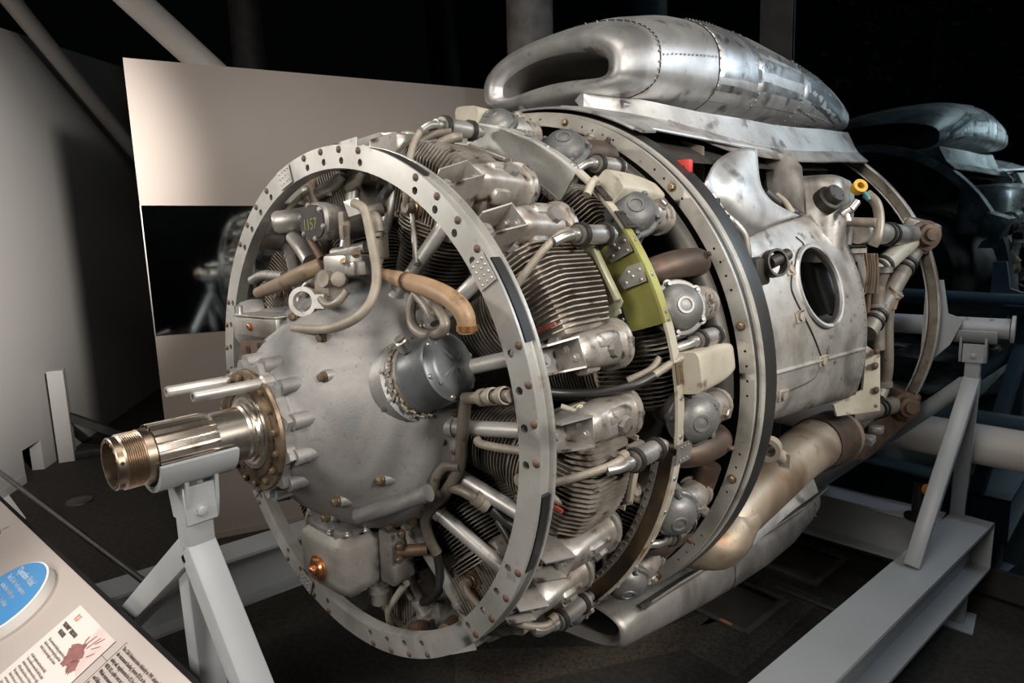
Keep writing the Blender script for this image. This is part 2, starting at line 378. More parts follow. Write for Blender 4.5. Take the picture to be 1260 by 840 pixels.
# ---------------------------------------------------------------- reader rail (sloping graphic desk)
O_ = V((-.425, 1.439, -.45)); e1 = V((.025, -.9997, 0)); al = rad(28)
e2 = V((-math.cos(al)*.9997, -math.cos(al)*.025, -math.sin(al))); en = -(e1.cross(e2))
def rp(s, t, h=0): return O_+e1*s+e2*t+en*h
RT = M(((e1.x, -e2.x, en.x, O_.x), (e1.y, -e2.y, en.y, O_.y), (e1.z, -e2.z, en.z, O_.z), (0, 0, 0, 1)))   # local x along the text, y up the slope
rr = root('reader_rail', (O_.x-.35, .6, -1.45), 'sloping taupe reader rail with blue disc and ivory print, lower left corner', 'sign')
S0, S1, T1 = -.35, 1.62, .78
b = MB(); b.plate([rp(S0, .006), rp(S1, .006), rp(S1, T1), rp(S0, T1)], -en, .02); part('desk_top', b, railm, rr)
b = MB(); b.plate([rp(S0, -.004, .001), rp(S1, -.004, .001), rp(S1, .006, .001), rp(S0, .006, .001)], -en, .022); part('edge_trim', b, trimm, rr, 'thin dark trim along the far edge')
for s_ in (.1, 1.3):
    b = MB(); q = rp(s_, .40, -.022); b.box((q.x, q.y, (q.z-1.45)/2), (.09, .06, q.z+1.45)); part('leg', b, blackm, rr)
def text(name, s, x, y, size, m, par, h=.0012, sx=1.0, ls=1.0, bold=0):
    cu = bpy.data.curves.new(name, 'FONT'); cu.body = s; cu.size = size; cu.space_line = ls; cu.offset = bold; cu.resolution_u = 2; cu.extrude = .0003
    o = bpy.data.objects.new(name, cu); COL.objects.link(o); dg = bpy.context.evaluated_depsgraph_get()
    me = bpy.data.meshes.new_from_object(o.evaluated_get(dg)); bpy.data.objects.remove(o); bpy.data.curves.remove(cu)
    T = M.Translation(V((0, 0, ZO))-par_off(par)) @ RT @ M.Translation((x, y, h)) @ M.Diagonal((sx, 1, 1, 1)); me.transform(T); me.name = name
    me.materials.clear(); me.materials.append(m); return link(name, me, par)
def par_off(o):
    while o.parent is not None: o = o.parent
    return o.location
b = MB(RT); ex, ey, ea, eb = .7009, -.1455, .118, .1066
el = lambda f, n=64: [(ex+ea*f*math.cos(2*math.pi*i/n), ey+eb*f*math.sin(2*math.pi*i/n)) for i in range(n)]
b.prism([(x+.004, y) for x, y in el(1.03)], .026); disc = part('disc', b, white, rr, 'white edged raised round disc with a blue face')
b = MB(RT); b.prism([(x, y) for x, y in el(.985)], .0275); part('disc_face', b, blue, disc, 'blue face of the raised disc')
T_ = text
T_('disc_title', '"Operation Vittles"', .622, -.090, .0235, inkw, disc, .0280, .74, bold=.0004)
T_('disc_text', "The U.S. Air Force's experience", .615, -.113, .0165, inkw, disc, .0280, .70)
T_('disc_text', 'in the Berlin Airlift was', .630, -.1335, .0165, inkw, disc, .0280, .70)
T_('disc_text', '"Operation Vittles." It airlifted', .605, -.1545, .0165, inkw, disc, .0280, .70)
T_('disc_text', 'more than 2.3 million tons of', .612, -.1755, .0165, inkw, disc, .0280, .70)
T_('disc_text', 'food and coal to Berlin.', .625, -.1965, .0165, inkw, disc, .0280, .70)
b = MB(RT); b.prism([(.948, -.045), (1.176, -.045), (1.176, -.62), (.948, -.62)], .0012)
pa = part('print_sheet', b, paper, rr, 'ivory printed sheet with a maroon picture')
b = MB(RT); b.prism([(1.085, -.0452), (1.1758, -.0452), (1.1758, -.135), (1.125, -.12), (1.10, -.085)], .0015); part('picture_tint', b, pinkp, pa, 'pale pink ground of the picture')
b = MB(RT)
random.seed(3)
bl = [(1.10+.030*math.cos(a)*(1+.25*math.sin(3*a)+random.uniform(-.14, .14)), -.112+.024*math.sin(a)*(1+.2*math.cos(4*a)+random.uniform(-.16, .16))) for a in [2*math.pi*i/40 for i in range(40)]]
b.prism(bl, .0019)
bl = [(1.132+.016*math.cos(a)*(1+random.uniform(-.3, .3)), -.128+.014*math.sin(a)*(1+random.uniform(-.3, .3))) for a in [2*math.pi*i/28 for i in range(28)]]
b.prism(bl, .0019)
for x0, y0, x1, y1 in ((1.10, -.09, 1.108, -.062), (1.115, -.09, 1.125, -.06), (1.13, -.085, 1.15, -.07), (1.09, -.085, 1.088, -.072), (1.14, -.10, 1.155, -.085), (1.125, -.075, 1.14, -.055)):
    b.prism([(x0, y0), (x0+.004, y0), (x1+.002, y1), (x1-.001, y1)], .0019)
part('picture_figure', b, maroon, pa, 'maroon figure of the picture')
T_('sheet_heading', 'ILS', .979, -.0715, .020, orange, pa, .0019, .8, bold=.0006)
T_('sheet_heading', '"HIGHWAY"  THROUGH', .963, -.094, .0125, ink, pa, .0019, .62, bold=.0005)
T_('sheet_heading', 'WEATHER', .975, -.109, .0125, ink, pa, .0019, .62, bold=.0005)
fill = ['The instrument landing system let crews', 'find the runway through fog and low', 'cloud, by day and night, on a beam', 'of radio signals sent from the field.', 'Two needles on one dial told the pilot', 'whether the airplane was left or right', 'of the path and above or below it.', 'The system was first tried in the years', 'before the war and then used widely', 'on transports and on military fields.', 'It became the standard for airlines', 'around the world and is still in use.']
T_('sheet_text', '\n'.join(fill[:3]), .972, -.130, .0092, inkp, pa, .0019, .80, 1.05)
T_('sheet_text', '\n'.join(fill[3:]*3), .972, -.170, .0092, inkp, pa, .0019, .80, 1.05)
b = MB(RT); b.prism([(1.2085, -.034), (1.2097, -.034), (1.2097, -.62), (1.2085, -.62)], .0006); b.prism([(1.2085, -.033), (1.2125, -.033), (1.2125, -.0342), (1.2085, -.0342)], .0006)
b.prism([(1.176, -.0775), (1.2085, -.0775), (1.2085, -.0787), (1.176, -.0787)], .0006); b.prism([(1.176, -.045), (1.1772, -.045), (1.1772, -.62), (1.176, -.62)], .0013)
part('ruled_line', b, ink, rr, 'thin brown ruled lines')
body = ['The CAA Administration definitely in 1941 adopted', 'the instrument landing System (ILS) as its', 'safety aid, supplemented in ILS by the', 'NDB. ILS, a pilot sees an instrument', 'Whole instrument panel gives', 'and followed by a pilot along', 'beam. On the approach', 'right, at the right speed,', 'the pilot crew lands', 'out of weather']
T_('panel_text', '\n'.join(body*3), 1.216, -.047, .0118, ink, rr, .0010, .74, 1.13)
# speckled dark picture at the far end of the rail
b = MB(RT); 
for x0, y0, x1, y1, w_ in ((.17, -.07, .22, -.06, .010), (.22, -.055, .27, -.062, .012), (.12, -.08, .18, -.075, .014), (.25, -.05, .262, -.035, .008)):
    b.prism([(x0, y0), (x1, y1), (x1, y1-w_), (x0, y0-w_)], .0006)
for k in range(7): b.prism([(.10, -.115-.012*k), (.27, -.105-.012*k), (.27, -.107-.012*k), (.10, -.117-.012*k)], .0006)
part('printed_picture', b, maroon, rr, 'faint maroon printed aircraft strokes')
# barrier bar
q0, q1 = AZ(-40, 551, -.75), AZ(190, 725, -.75); q0 = q0-(q1-q0)*.25
b = MB(); b.tube([q0, q1], .011, 14); br = solo('barrier_bar', b, blackm, 'thin glossy dark barrier bar beyond the reader rail', 'barrier')
b = MB(); b.plate([AZ(-6, 598, -1.45), AZ(4, 600, -1.45), AZ(32, 638, -1.45), AZ(26, 642, -1.45), AZ(-10, 620, -1.45)], (0, 0, 1), .006)
struct('trim_4', b, white, 'pale strip on the carpet at the foot of the left partition')
# floor fittings
p = AZ(98, 617, -1.45); b = MB(); b.lathe([(0, .09), (.012, .085), (.014, .05), (.014, .0001)], 28, M.Translation(p))
solo('floor_socket', b, hatchm, 'small round metal socket cover on the dark carpet near the shaft', 'socket')
def hatch(c, lab):
    T = fr(c, (0, 0, 1), RX_); o = root('floor_box', c, lab, 'floor box', 'floor boxes under the engine')
    b = MB(T); b.box((0, 0, .004), (.36, .30, .008), bev=.002, seg=1); part('lid', b, hatchm, o)
    b = MB(T); 
    for x, y, a, d in ((0, .165, .40, .03), (0, -.165, .40, .03), (.195, 0, .03, .30), (-.195, 0, .03, .30)): b.box((x, y, .006), (a, d, .012))
    part('rim', b, rimm, o); b = MB(T); b.box((.155, 0, .0088), (.03, .27, .003)); part('finger_slot', b, blackm, o)
    return o
hb = hatch(AZ(905, 742, -1.45), 'square metal floor box just below the chin scoop, nearer one')
b = MB(fr(AZ(905, 742, -1.45), (0, 0, 1), RX_)); b.box((-.195, -.06, .0135), (.02, .06, .003)); part('orange_label', b, orange, hb, 'small orange sticker')
hatch(AZ(985, 690, -1.45), 'square metal floor box behind the chin scoop, farther one')
b = MB(); c0 = AZ(925, 775, -1.45); b.plate([c0-RX_*.35-RYV*.12, c0+RX_*.5-RYV*.12, c0+RX_*.5+RYV*.18, c0-RX_*.35+RYV*.18], (0, 0, 1), .004); struct('trim_5', b, floorm_pale, 'lighter speckled floor inset below the chin scoop')
b = MB(); c0 = AZ(640, 826, -1.45); c0 = AZ(860, 800, -1.45); b.plate([AZ(870, 752, -1.45), AZ(895, 762, -1.45), AZ(840, 800, -1.45), AZ(560, 860, -1.45), AZ(560, 800, -1.45), AZ(760, 795, -1.45)], (0, 0, 1), .004); struct('trim_6', b, floorm_pale, 'lighter speckled floor patch under the nose ring')  # irregular flat patch in a lighter speckled floor colour
b = MB(); b.tube([AZ(955, 722, -1.44), AZ(1050, 760, -1.44)], .012, 10); struct('trim_7', b, hatchm, 'metal joint strip in the carpet right of the nearer floor box')
# small dark lamp by the rear crossbeam
lp = root('uplight', room(2.70, -.42, -.98), 'small dark lamp with amber lens standing on the rear crossbeam', 'lamp'); lo = room(2.62, -.40, -.98)
lo = AP(1128, 640, room(2.66, 0, 0), RX_); lo.z = -.975
b = MB(); b.lathe([(0, .055), (.015, .055), (.02, .03), (.02, .0001)], 24, M.Translation(lo)); part('base', b, blackm, lp)
b = MB(); b.tube([lo+V((0, 0, .01)), lo+V((0, 0, .17))], .026, 20); part('stem', b, blackm, lp)
b = MB(); b.dome(lo+V((-.01, -.028, .155)), (-.6, -.75, .1), .026, .012); part('lens', b, redlens, lp, 'amber round lens')
b = MB(); b.tube([lo+V((.03, 0, .15)), lo+V((.09, -.05, .13)), lo+V((.10, -.06, .02)), lo+V((.04, -.06, .0))], .004, 8); part('cord', b, blackm, lp)

# ================================================================ ENGINE STAND
st = root('engine_stand', (1.2, .3, -1.45), 'grey painted steel engine stand carrying the shaft and rear mount', 'stand')
def sq(name, p, q, w_=.055, d_=None, hint=(1, 0, 0), par=st, m=standm, bev=.006):
    b = MB(); z = V(q)-V(p); b.box((0, 0, z.length/2), (w_, d_ or w_, z.length), T=fr(p, z, hint), bev=bev, seg=2); return part(name, b, m, par)
def hbeam(name, p, q, w_=.16, h=.24, t=.014):
    p, q = V(p), V(q); z = q-p; T = fr(p, z, (0, 0, 1)); L = z.length
    b = MB(); b.box((-t/2, 0, L/2), (t, w_, L), T=T); b.box((-h+t/2, 0, L/2), (t, w_, L), T=T); b.box((-h/2, 0, L/2), (h-2*t, t*1.2, L), T=T)
    return part(name, b, standm, st)
TZ = -.98
nb0, nb1 = V((-.60, -.42, TZ)), V((2.77, -1.01, TZ)); bd = (nb1-nb0).normalized(); bn = V((-bd.y, bd.x, 0))
hbeam('side_beam', nb0, nb1, .17)
fb0, fb1 = V((-.45, 1.63, TZ)), V((2.95, 1.10, TZ)); hbeam('side_beam', fb0, fb1, .17)
b = MB(); e = nb1-bd*.006; b.box((-.12, 0, 0), (.24, .17, .012), T=fr(e, bd, (0, 0, 1))); part('end_plate', b, standm, st)
hbeam('crossbeam', nb1-bd*.13+bn*.09, V((2.80, 1.05, TZ)), .17)
hbeam('crossbeam', V((-.33, -.40, TZ-.0)), V((-.33, 1.55, TZ-.0)), .17)
for p in (nb1-bd*.16, fb1-V((.2, 0, 0)), nb0+bd*.2, fb0+V((.2, 0, 0))):
    f = sq('foot_column', (p.x, p.y, -1.44), (p.x, p.y, TZ-.24), .085)
    b = MB(); b.box((p.x, p.y, -1.444), (.19, .16, .012), bev=.002, seg=1); part('foot_plate', b, standm, f)
# front cradle on the propeller shaft
b = MB(XF); o_, i_ = .069, .0585
b.lathe([(-.415, o_), (-.277, o_), (-.277, i_), (-.415, i_)], 30, XF, 8, 172, closed=True)
cd = part('shaft_cradle', b, standm, st)
b.v = []; 
b = MB()
for x in (-.372, -.318):
    k = [(-.030, -.055), (.030, -.055), (.027, -.10), (.020, -.14), (-.020, -.14), (-.027, -.10)]
    b.plate([(x, y*1.5, z) for y, z in k], (1, 0, 0), .007)
pieces('gusset', b, standm, cd)
b = MB(); b.box((-.345, -.034, -.105), (.06, .008, .075), bev=.002, seg=1); b.bolt((-.345, -.038, -.118), (0, -1, 0), .0105, .008); part('bolt_plate', b, standm, cd)
ap = V((-.345, .0, -.20))
sq('post', (-.345, 0, -.095), ap, .052)
def leg(name, p, q, w_=.055): return sq(name, p, q, w_, None, (1, 0, 0))
lg = AX(312, 846, -.345); k = (lg-ap); lf = ap+k*((TZ-ap.z)/k.z); leg('leg', ap, lf)
lg2 = AX(168, 752, -.345); k = (lg2-ap); lf2 = ap+k*((TZ-ap.z)/k.z); leg('leg', ap, lf2)
leg('centre_leg', ap+V((.01, .05, -.02)), V((-.31, .10, TZ)))
# rear cross tube and its near cradle (and the far one behind the engine)
rx = 2.43
cy0 = AX(1243, 405, rx); czr = cy0.z
b = MB(); b.tube([(rx, cy0.y, czr), (rx, .95, czr)], .042, 28); ct = part('cross_tube', b, standm, st)
b = MB(); b.lathe([(0, .056), (.012, .056), (.012, .0001), (0, .0001)], 28, fr((rx, cy0.y-.004, czr), (0, -1, 0))); 
part('end_cap', b, standm, ct)
b = MB()
for y in (cy0.y+.06, cy0.y+.14): b.bolt((rx-.02, y, czr+.037), (-.4, 0, 1), .006, .006)
pieces('bolt', b, standm, ct)
def rear_cradle(yc):
    T = fr((rx, yc, czr), (0, 1, 0), (0, 0, 1))
    b = MB(); b.lathe([(-.075, .066), (.075, .066), (.075, .055), (-.075, .055)], 26, T, 98, 262, closed=True); c = part('tube_cradle', b, standm, st)
    b = MB()
    for y in (-.045, .04):
        k = [(-.055, -.035), (.055, -.035), (.050, -.11), (.03, -.145), (-.03, -.145), (-.050, -.11)]
        b.plate([(rx+x, yc+y, czr+z) for x, z in k], (0, 1, 0), .009)
    pieces('gusset', b, standm, c)
    b = MB(); b.box((rx-.036, yc, czr-.105), (.008, .075, .08), bev=.002, seg=1); b.bolt((rx-.04, yc, czr-.115), (-1, 0, 0), .011, .009); part('bolt_plate', b, standm, c)
    return V((rx, yc, czr-.22))
yc = AX(1200, 420, rx).y
ra = rear_cradle(yc); sq('rear_post', ra+V((0, 0, .11)), ra, .055, None, (1, 0, 0))
sq('rear_leg', ra, AZ(1122, 697, TZ), .06, None, (0, 1, 0)); sq('rear_leg', ra, AZ(1178, 632, TZ), .06, None, (0, 1, 0))
b = MB(); b.tube([ra+V((-.01, .02, -.02)), AZ(1004, 596, TZ)], .034, 20); part('tube_brace', b, standm, st, 'round tube brace slanting down from the rear post')
ra2 = rear_cradle(1.02); sq('rear_post', ra2+V((0, 0, .11)), ra2, .055, None, (1, 0, 0))
sq('rear_leg', ra2, V((2.15, 1.22, TZ)), .06, None, (0, 1, 0)); sq('rear_leg', ra2, V((2.75, 1.13, TZ)), .06, None, (0, 1, 0))
# plate that joins the cross tube to the rear ring
b = MB(); 
for s in (-1, 1):
    b.plate([(2.345, s*.86, .17), (2.345, s*.80, .17), (2.345, s*.80, -.22), (2.345, s*.90, -.10), (2.345, s*.915, czr-.03), (2.345, s*.94, czr+.04), (2.345, s*.885, czr+.06)], (1, 0, 0), .02)
pieces('ring_plate', b, standm, st)

# a dim tree outside the window
tree_c = AP(1150, 60, room(6.2, 0, 0), RX_)
tr0 = root('tree', (tree_c.x, tree_c.y, -1.45), 'dim leafy tree outside the dark window, upper right', 'tree')
leafm = mat('dull_brown_leaf', (.10, .085, .045), .7, 0, (.06, .055, .03), 3); barkm = mat('dark_bark', (.05, .04, .03), .8, 0)
b = MB(); base = V((tree_c.x, tree_c.y, -1.45))
random.seed(11)
b.tube([base, base+V((.05, .1, 1.6)), base+V((0, .0, 3.0)), base+V((.1, -.1, 4.6))], [.11, .09, .06, .02], 10, 5); part('trunk', b, barkm, tr0)
lf_ = MB(); 
for k in range(26):
    z = random.uniform(1.6, 4.6); a = random.uniform(0, 6.28); L = random.uniform(.6, 1.5); p0 = base+V((0, 0, z)); p1 = p0+V((math.cos(a)*L, math.sin(a)*L, random.uniform(.1, .6)))
    b = MB(); b.tube([p0, (p0+p1)/2+V((0, 0, .08)), p1], [.022, .014, .005], 6, 3); part('branch', b, barkm, tr0)
    for j in range(42):
        c = p0.lerp(p1, random.uniform(.25, 1.05))+V((random.gauss(0, .14), random.gauss(0, .14), random.gauss(0, .12))); n_ = V((random.gauss(0, 1), random.gauss(0, 1), random.gauss(0, 1))).normalized(); T = fr(c, n_, (random.random(), random.random(), .3))
        lf_.add([(-.045, 0, 0), (0, -.018, .006), (.05, 0, 0), (0, .018, .006)], [(0, 1, 2), (0, 2, 3)], T)
o = part('foliage', lf_, leafm, tr0, None, 180, 'stuff')
lamp('tree_fill', 'SPOT', (room(3.6, 1.5, 0).x, room(3.6, 1.5, 0).y, 2.6), tree_c, 60, .2, (1, .8, .55), spot=80, blend=.8)  # added warm fill so the tree shows through the glass
# ================================================================ ENGINE
EN = root('aircraft_engine', (1.0, 0, -1.0), 'large weathered twin-row radial aircraft engine with air scoop on top', 'engine')
EO = roff(EN)
def holed(mb, x, ri, ro, angs, hr, hrad, hw, depth=.006, step=3.0, rm=None):
    """flat ring face at x with real holes; angs in degrees, hr radius or list"""
    angs = sorted(a % 360 for a in angs); rm = hrad
    def P(a, r, dx=0): return pt(x+dx, r, a)
    for i, a in enumerate(angs):
        h = hr[i] if isinstance(hr, (list, tuple)) else hr
        B = [P(a+hw, rm), P(a+hw, ro), P(a, ro), P(a-hw, ro), P(a-hw, rm), P(a-hw, ri), P(a, ri), P(a+hw, ri)]
        H = [P(a+math.degrees(h*math.cos(t)/rm), rm+h*math.sin(t)) for t in [k*math.pi/4 for k in range(8)]]
        Hb = [P(a+math.degrees(h*math.cos(t)/rm), rm+h*math.sin(t), depth) for t in [k*math.pi/4 for k in range(8)]]
        mb.add(B+H+Hb, [(k, (k+1) % 8, 8+(k+1) % 8, 8+k) for k in range(8)]+[(8+k, 8+(k+1) % 8, 16+(k+1) % 8, 16+k) for k in range(8)])
        nx = angs[(i+1) % len(angs)] + (360 if i == len(angs)-1 else 0)
        s0, s1 = a+hw, nx-hw; n = max(1, int(round((s1-s0)/step)))
        if s1-s0 > .01:
            vs = []
            for k in range(n+1):
                q = s0+(s1-s0)*k/n; vs += [P(q, ri), P(q, rm), P(q, ro)]
            mb.add(vs, [(3*k+j, 3*k+j+1, 3*k+j+4, 3*k+j+3) for k in range(n) for j in (0, 1)])
def shared(name, me, par, T):                    # T in engine space (root is unrotated)
    return link(name, me, par, M.Translation(-EO) @ T)
# ---- front ring
hA = [8.5+39.6*k+d for k in range(9) for d in (-10.4, -3.5, 3.4, 10.3)]
b = MB(); holed(b, 0, .532, .580, hA, .0080, .5475, 2.4, .007)
b.lathe([(0, .580), (.006, .580), (.008, .573), (.034, .573), (.036, .582), (.043, .582), (.043, .566), (.007, .566)], 144, XF)
b.lathe([(0, .532), (.030, .532), (.030, .536), (.007, .536)], 144, XF)
fring = part('front_ring', b, ringm, EN, 'drilled grey front ring', 30)
b = MB(XF); 
b = MB()
for k in range(9):
    a0 = -(8.5+39.6*k+27.5); b.lathe([(.010, .5735), (.010, .5805), (.032, .5805), (.032, .5735)], 8, XF, a0, a0+16, closed=True)
pieces('ring_pad', b, black, fring, 'black rubber pads let into the ring rim')
bm_ = MB(); bm_.rev((0, 0, 0), (-1, 0, 0), [(0, .0075), (.0015, .0075), (.0035, .005), (.004, .0001)], 10); boltA = bm_.mesh('ring_bolt', rust)
for a in hA: shared('ring_bolt', boltA, fring, M.Translation(pt(0, .5705, a+.9)))
for a in (108, 34.5, -113.5, -147):
    b = MB(); vs = [pt(-.002, r, a+d) for d in (-2.8, 2.8) for r in (.535, .5785)]; b.plate([vs[0], vs[1], vs[3], vs[2]], (-1, 0, 0), .002)
    for d in (-2, -.7, .7, 2):
        for r in (.545, .559, .571): b.rev(pt(-.004, r, a+d), (-1, 0, 0), [(0, .003), (.002, .002), (.0022, .0001)], 8)
    part('splice_plate', b, ringm, fring, 'riveted splice plate')

# ---- propeller shaft
b = MB()
b.lathe([(-.474, .039), (-.474, .0455), (-.472, .047), (-.462, .047), (-.459, .0495)]+[q for k in range(9) for q in ((-.4585+.0034*k, .0500), (-.4568+.0034*k, .0478))]+[(-.427, .050), (-.4265, .051), (-.411, .051), (-.411, .0555)], 64, XF)
b.lathe([(-.474, .039), (-.30, .037), (-.30, .0001)], 48, XF)
ps = part('propeller_shaft', b, bronze, EN, 'bronze tinted threaded shaft end', 25)
b = MB(); n = 22; loops = []
prof = []
for k in range(n):
    for f, r in ((0, .0475), (.24, .0475), (.29, .0565), (.94, .0565), (.99, .0475)):
        a = 2*math.pi*(k+f)/n; prof.append((r*math.cos(a), r*math.sin(a)))
b.loft([[V((x, p[0], p[1])) for p in prof] for x in (-.411, -.318)]+[[V((-.302, p[0]/math.hypot(*p)*.052, p[1]/math.hypot(*p)*.052)) for p in prof]])
part('splines', b, steel, ps, 'splined section', 20)
b = MB(); b.lathe([(-.302, .052), (-.246, .053), (-.242, .057), (-.238, .057), (-.236, .062), (-.230, .063), (-.228, .069), (-.226, .070), (-.225, .079), (-.220, .080)], 64, XF); part('collar', b, steel, ps, 'bright thrust collar')
b = MB()
for k in range(7): b.rev(pt(-.467, .0462, 51*k+12), pt(0, 1, 51*k+12), [(0, .0035), (.0012, .0035), (.0013, .0001)], 10)
pieces('locking_hole', b, dark, ps)
# ---- flange
b = MB(XF); n = 12; prof = []
for k in range(n*10):
    a = 2*math.pi*k/(n*10); q = (k % 10)/10; rr_ = .128+.017*max(0, math.cos((q-.5)*2*math.pi))**1.5; prof.append((rr_*math.cos(a), rr_*math.sin(a)))
b = MB(); b.loft([[V((x, p[0], p[1])) for p in prof] for x in (-.214, -.196)])
fl = part('shaft_flange', b, cast, EN, 'scalloped grey flange')
b = MB(); b.lathe([(-.2145, .126), (-.222, .125), (-.224, .120), (-.222, .098), (-.226, .096), (-.226, .082), (-.219, .080)], 72, XF); part('flange_ring', b, gold, fl, 'oily gold inner ring')
bb = MB(); bb.bolt((0, 0, 0), (-1, 0, 0), .0068, .008); bme = bb.mesh('flange_bolt', gold)
for k in range(16): shared('flange_bolt', bme, fl, M.Translation(pt(-.223, .110, 22.5*k+8)))
for th in (62, 126):
    b = MB(); b.rev(pt(-.215, .117, th), (-1, 0, 0), [(-.02, .016), (0, .016), (.004, .0112), (.128, .0112), (.132, .0095), (.132, .0055), (.12, .0055), (.12, .0001)], 22); part('stud_tube', b, tubem, EN, 'bright hollow stud tube')
# ---- nose case
b = MB(); prof = [(-.197, .10), (-.197, .128), (-.190, .134), (-.175, .142), (-.15, .165), (-.12, .196), (-.09, .224), (-.055, .252), (-.015, .276), (.03, .296), (.055, .304), (.062, .318), (.078, .318), (.078, .26)]
b.lathe(prof, 96, XF); nose = part('nose_case', b, cast, EN, 'smooth cast grey nose case', 50)
b = MB()
for k in range(12):
    a = 30*k+15; b.tube([pt(-.202, .1385, a), pt(-.172, .1385, a), pt(-.150, .140, a)], [.0160, .0165, .015], 14, 4)
STUD = [(-48, -.12, .205), (12, -.058, .248), (-25, -.068, .243), (60, -.108, .214), (-75, -.098, .224), (38, -.135, .184), (92, -.10, .22)]
for a, x, r in STUD: b.tube([pt(x+.004, r, a), pt(x+.05, r+.004, a)], [.013, .017], 16)
pieces('boss', b, cast, nose, None, 60)
bb = MB(); bb.bolt((0, 0, 0), (-1, 0, 0), .0085, .011); nm = bb.mesh('stud_nut', gold)
for a, x, r in STUD: shared('stud_nut', nm, nose, M.Translation(pt(x, r, a)))
for u, v in ((543, 541), (508, 637), (522, 612)):
    q = AX(u, v, .045); b = MB(); b.rev(q, (-.6, -.75, 0), [(-.01, .016), (.006, .016), (.008, .009), (.016, .009), (.016, .0001)], 16); part('oil_plug', b, gold, nose)
# crankcase core
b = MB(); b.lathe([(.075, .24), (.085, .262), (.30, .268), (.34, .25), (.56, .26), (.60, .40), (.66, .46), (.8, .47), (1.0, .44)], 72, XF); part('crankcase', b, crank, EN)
# flange teeth along the nose case joint
bb = MB(); bb.bolt((0, 0, 0), (-1, 0, 0), .0065, .008); nm2 = bb.mesh('case_nut', gold)
for k in range(24): shared('case_nut', nm2, nose, M.Translation(pt(.061, .311, 15*k+4)))

# ---- cylinders
def rrect(w_, h, n=5, e=3.2):
    return [(math.copysign(abs(math.cos(t))**(2/e), math.cos(t))*w_/2, math.copysign(abs(math.sin(t))**(2/e), math.sin(t))*h/2) for t in [2*math.pi*i/(4*n) for i in range(4*n)]]
def xsec(x, w_, h, zc, yc=0, n=6, e=3.2): return [V((x, yc+p, zc+q)) for p, q in rrect(w_, h, n, e)]
b = MB(); prof = [(.25, .066)]
z = .262
while z < .425: prof += [(z, .066), (z+.0006, .084), (z+.0028, .084), (z+.0034, .066)]; z += .0088
prof += [(.43, .066)]; b.lathe(prof, 30); barrel_me = b.mesh('cylinder', finb, sharp=30)
b = MB(); b.box((0, 0, .50), (.135, .20, .15), bev=.012)
y = -.098
while y < .0985:
    zt = .615-3.0*y*y if abs(y) < .088 else .556
    k = [(-.086, .447), (-.086, zt-.035), (-.066, zt-.006), (-.05, zt), (.06, zt), (.08, zt-.012), (.082, .447)]
    b.plate([(x, y, q) for x, q in k], (0, 1, 0), .0026); y += .0102
for z_ in (.425, .433, .441, .449): b.lathe([(z_, .05), (z_, .098), (z_+.0026, .098), (z_+.0026, .05)], 30, closed=True)
head_me = b.mesh('cylinder_head', fin, sharp=30)
b = MB(); b.rev((-.074, 0, .475), (-1, 0, 0), [(0, .024), (.014, .024), (.016, .015), (.020, .015), (.022, .012), (.032, .012), (.034, .009), (.042, .0085), (.042, .0001)], 18); plug_me = b.mesh('spark_plug', gold)
b = MB(); b.loft([xsec(-.078, .044, .05, .588), xsec(-.070, .058, .064, .586), xsec(-.04, .066, .072, .583), xsec(0, .074, .08, .58), xsec(.045, .082, .088, .578, e=2.6), xsec(.060, .088, .094, .578, e=2.4), xsec(.061, .104, .106, .578, e=2.4), xsec(.072, .104, .106, .578, e=2.4)])
b.box((-.005, 0, .545), (.10, .058, .06), bev=.012)
b.box((.005, .012, .612), (.075, .03, .03), bev=.011); b.box((-.02, -.03, .575), (.05, .03, .035), bev=.01)
rock_me = b.mesh('rocker_box', rbm, sharp=45)
b = MB(); b.lathe([(0, .047), (.012, .0455), (.028, .037), (.038, .024), (.042, .0001)], 26, fr((.073, 0, .578), (1, 0, 0)))
for k in range(5): a = 2*math.pi*k/5+.3; b.bolt((.072, .0475*math.cos(a), .578+.0475*math.sin(a)), (1, 0, 0), .0055, .006)
rcov_me = b.mesh('rocker_cover', domem)
b = MB(); b.rev((.012, -.006, .616), (0, -.25, 1), [(0, .019), (.012, .018), (.015, .016), (.016, .0001)], 8); rcap_me = b.mesh('rocker_cap', sumpm)
# channel bracket between ring and rocker box
b = MB(); 
for s in (-1, 1): b.plate([(-.146, s*.0245-.0018, .555), (-.146, s*.0245-.0018, .594), (-.080, s*.0275-.0018, .617), (-.080, s*.0275-.0018, .545)], (0, 1, 0), .0036)
b.box((-.080, 0, .581), (.0045, .057, .072), bev=.0015, seg=1); b.box((-.112, 0, .552), (.066, .051, .004))
b.bolt((-.083, -.008, .598), (-1, 0, 0), .0068, .006); b.bolt((-.083, .010, .580), (-1, 0, 0), .0068, .006)
brk_me = b.mesh('channel_bracket', alu)
b = MB(); b.rev((-.140, 0, .570), (0, 0, 1), [(-.014, .012), (.008, .0135), (.010, .012), (.010, .007), (.014, .007), (.014, .0001)], 16); bush_me = b.mesh('bracket_bushing', alu)
def pushrod(s):
    b = MB(); p0, p1 = V((-.135, s*.045, .285)), V((-.060, s*.112, .548)); d = p1-p0
    b.tube([p0, p1], .0158, 18); 
    for f, r, l in ((0, .021, .02), (.11, .0185, .012), (.80, .0185, .010), (.93, .021, .018)): b.cyl(p0+d*f, p0+d*f+d.normalized()*l, r, seg=18)
    b.rev(p0-d.normalized()*.03, d, [(0, .027), (.012, .027), (.014, .022), (.03, .021)], 18); return b.mesh('pushrod_tube', tubem)
prod_me = {s: pushrod(s) for s in (-1, 1)}
b = MB(); b.tube([(.005, .072, .64), (.115, .072, .64)], .0195, 20)
b.box((.055, .072, .617), (.05, .03, .012)); coil_me = b.mesh('ignition_coil', alu)
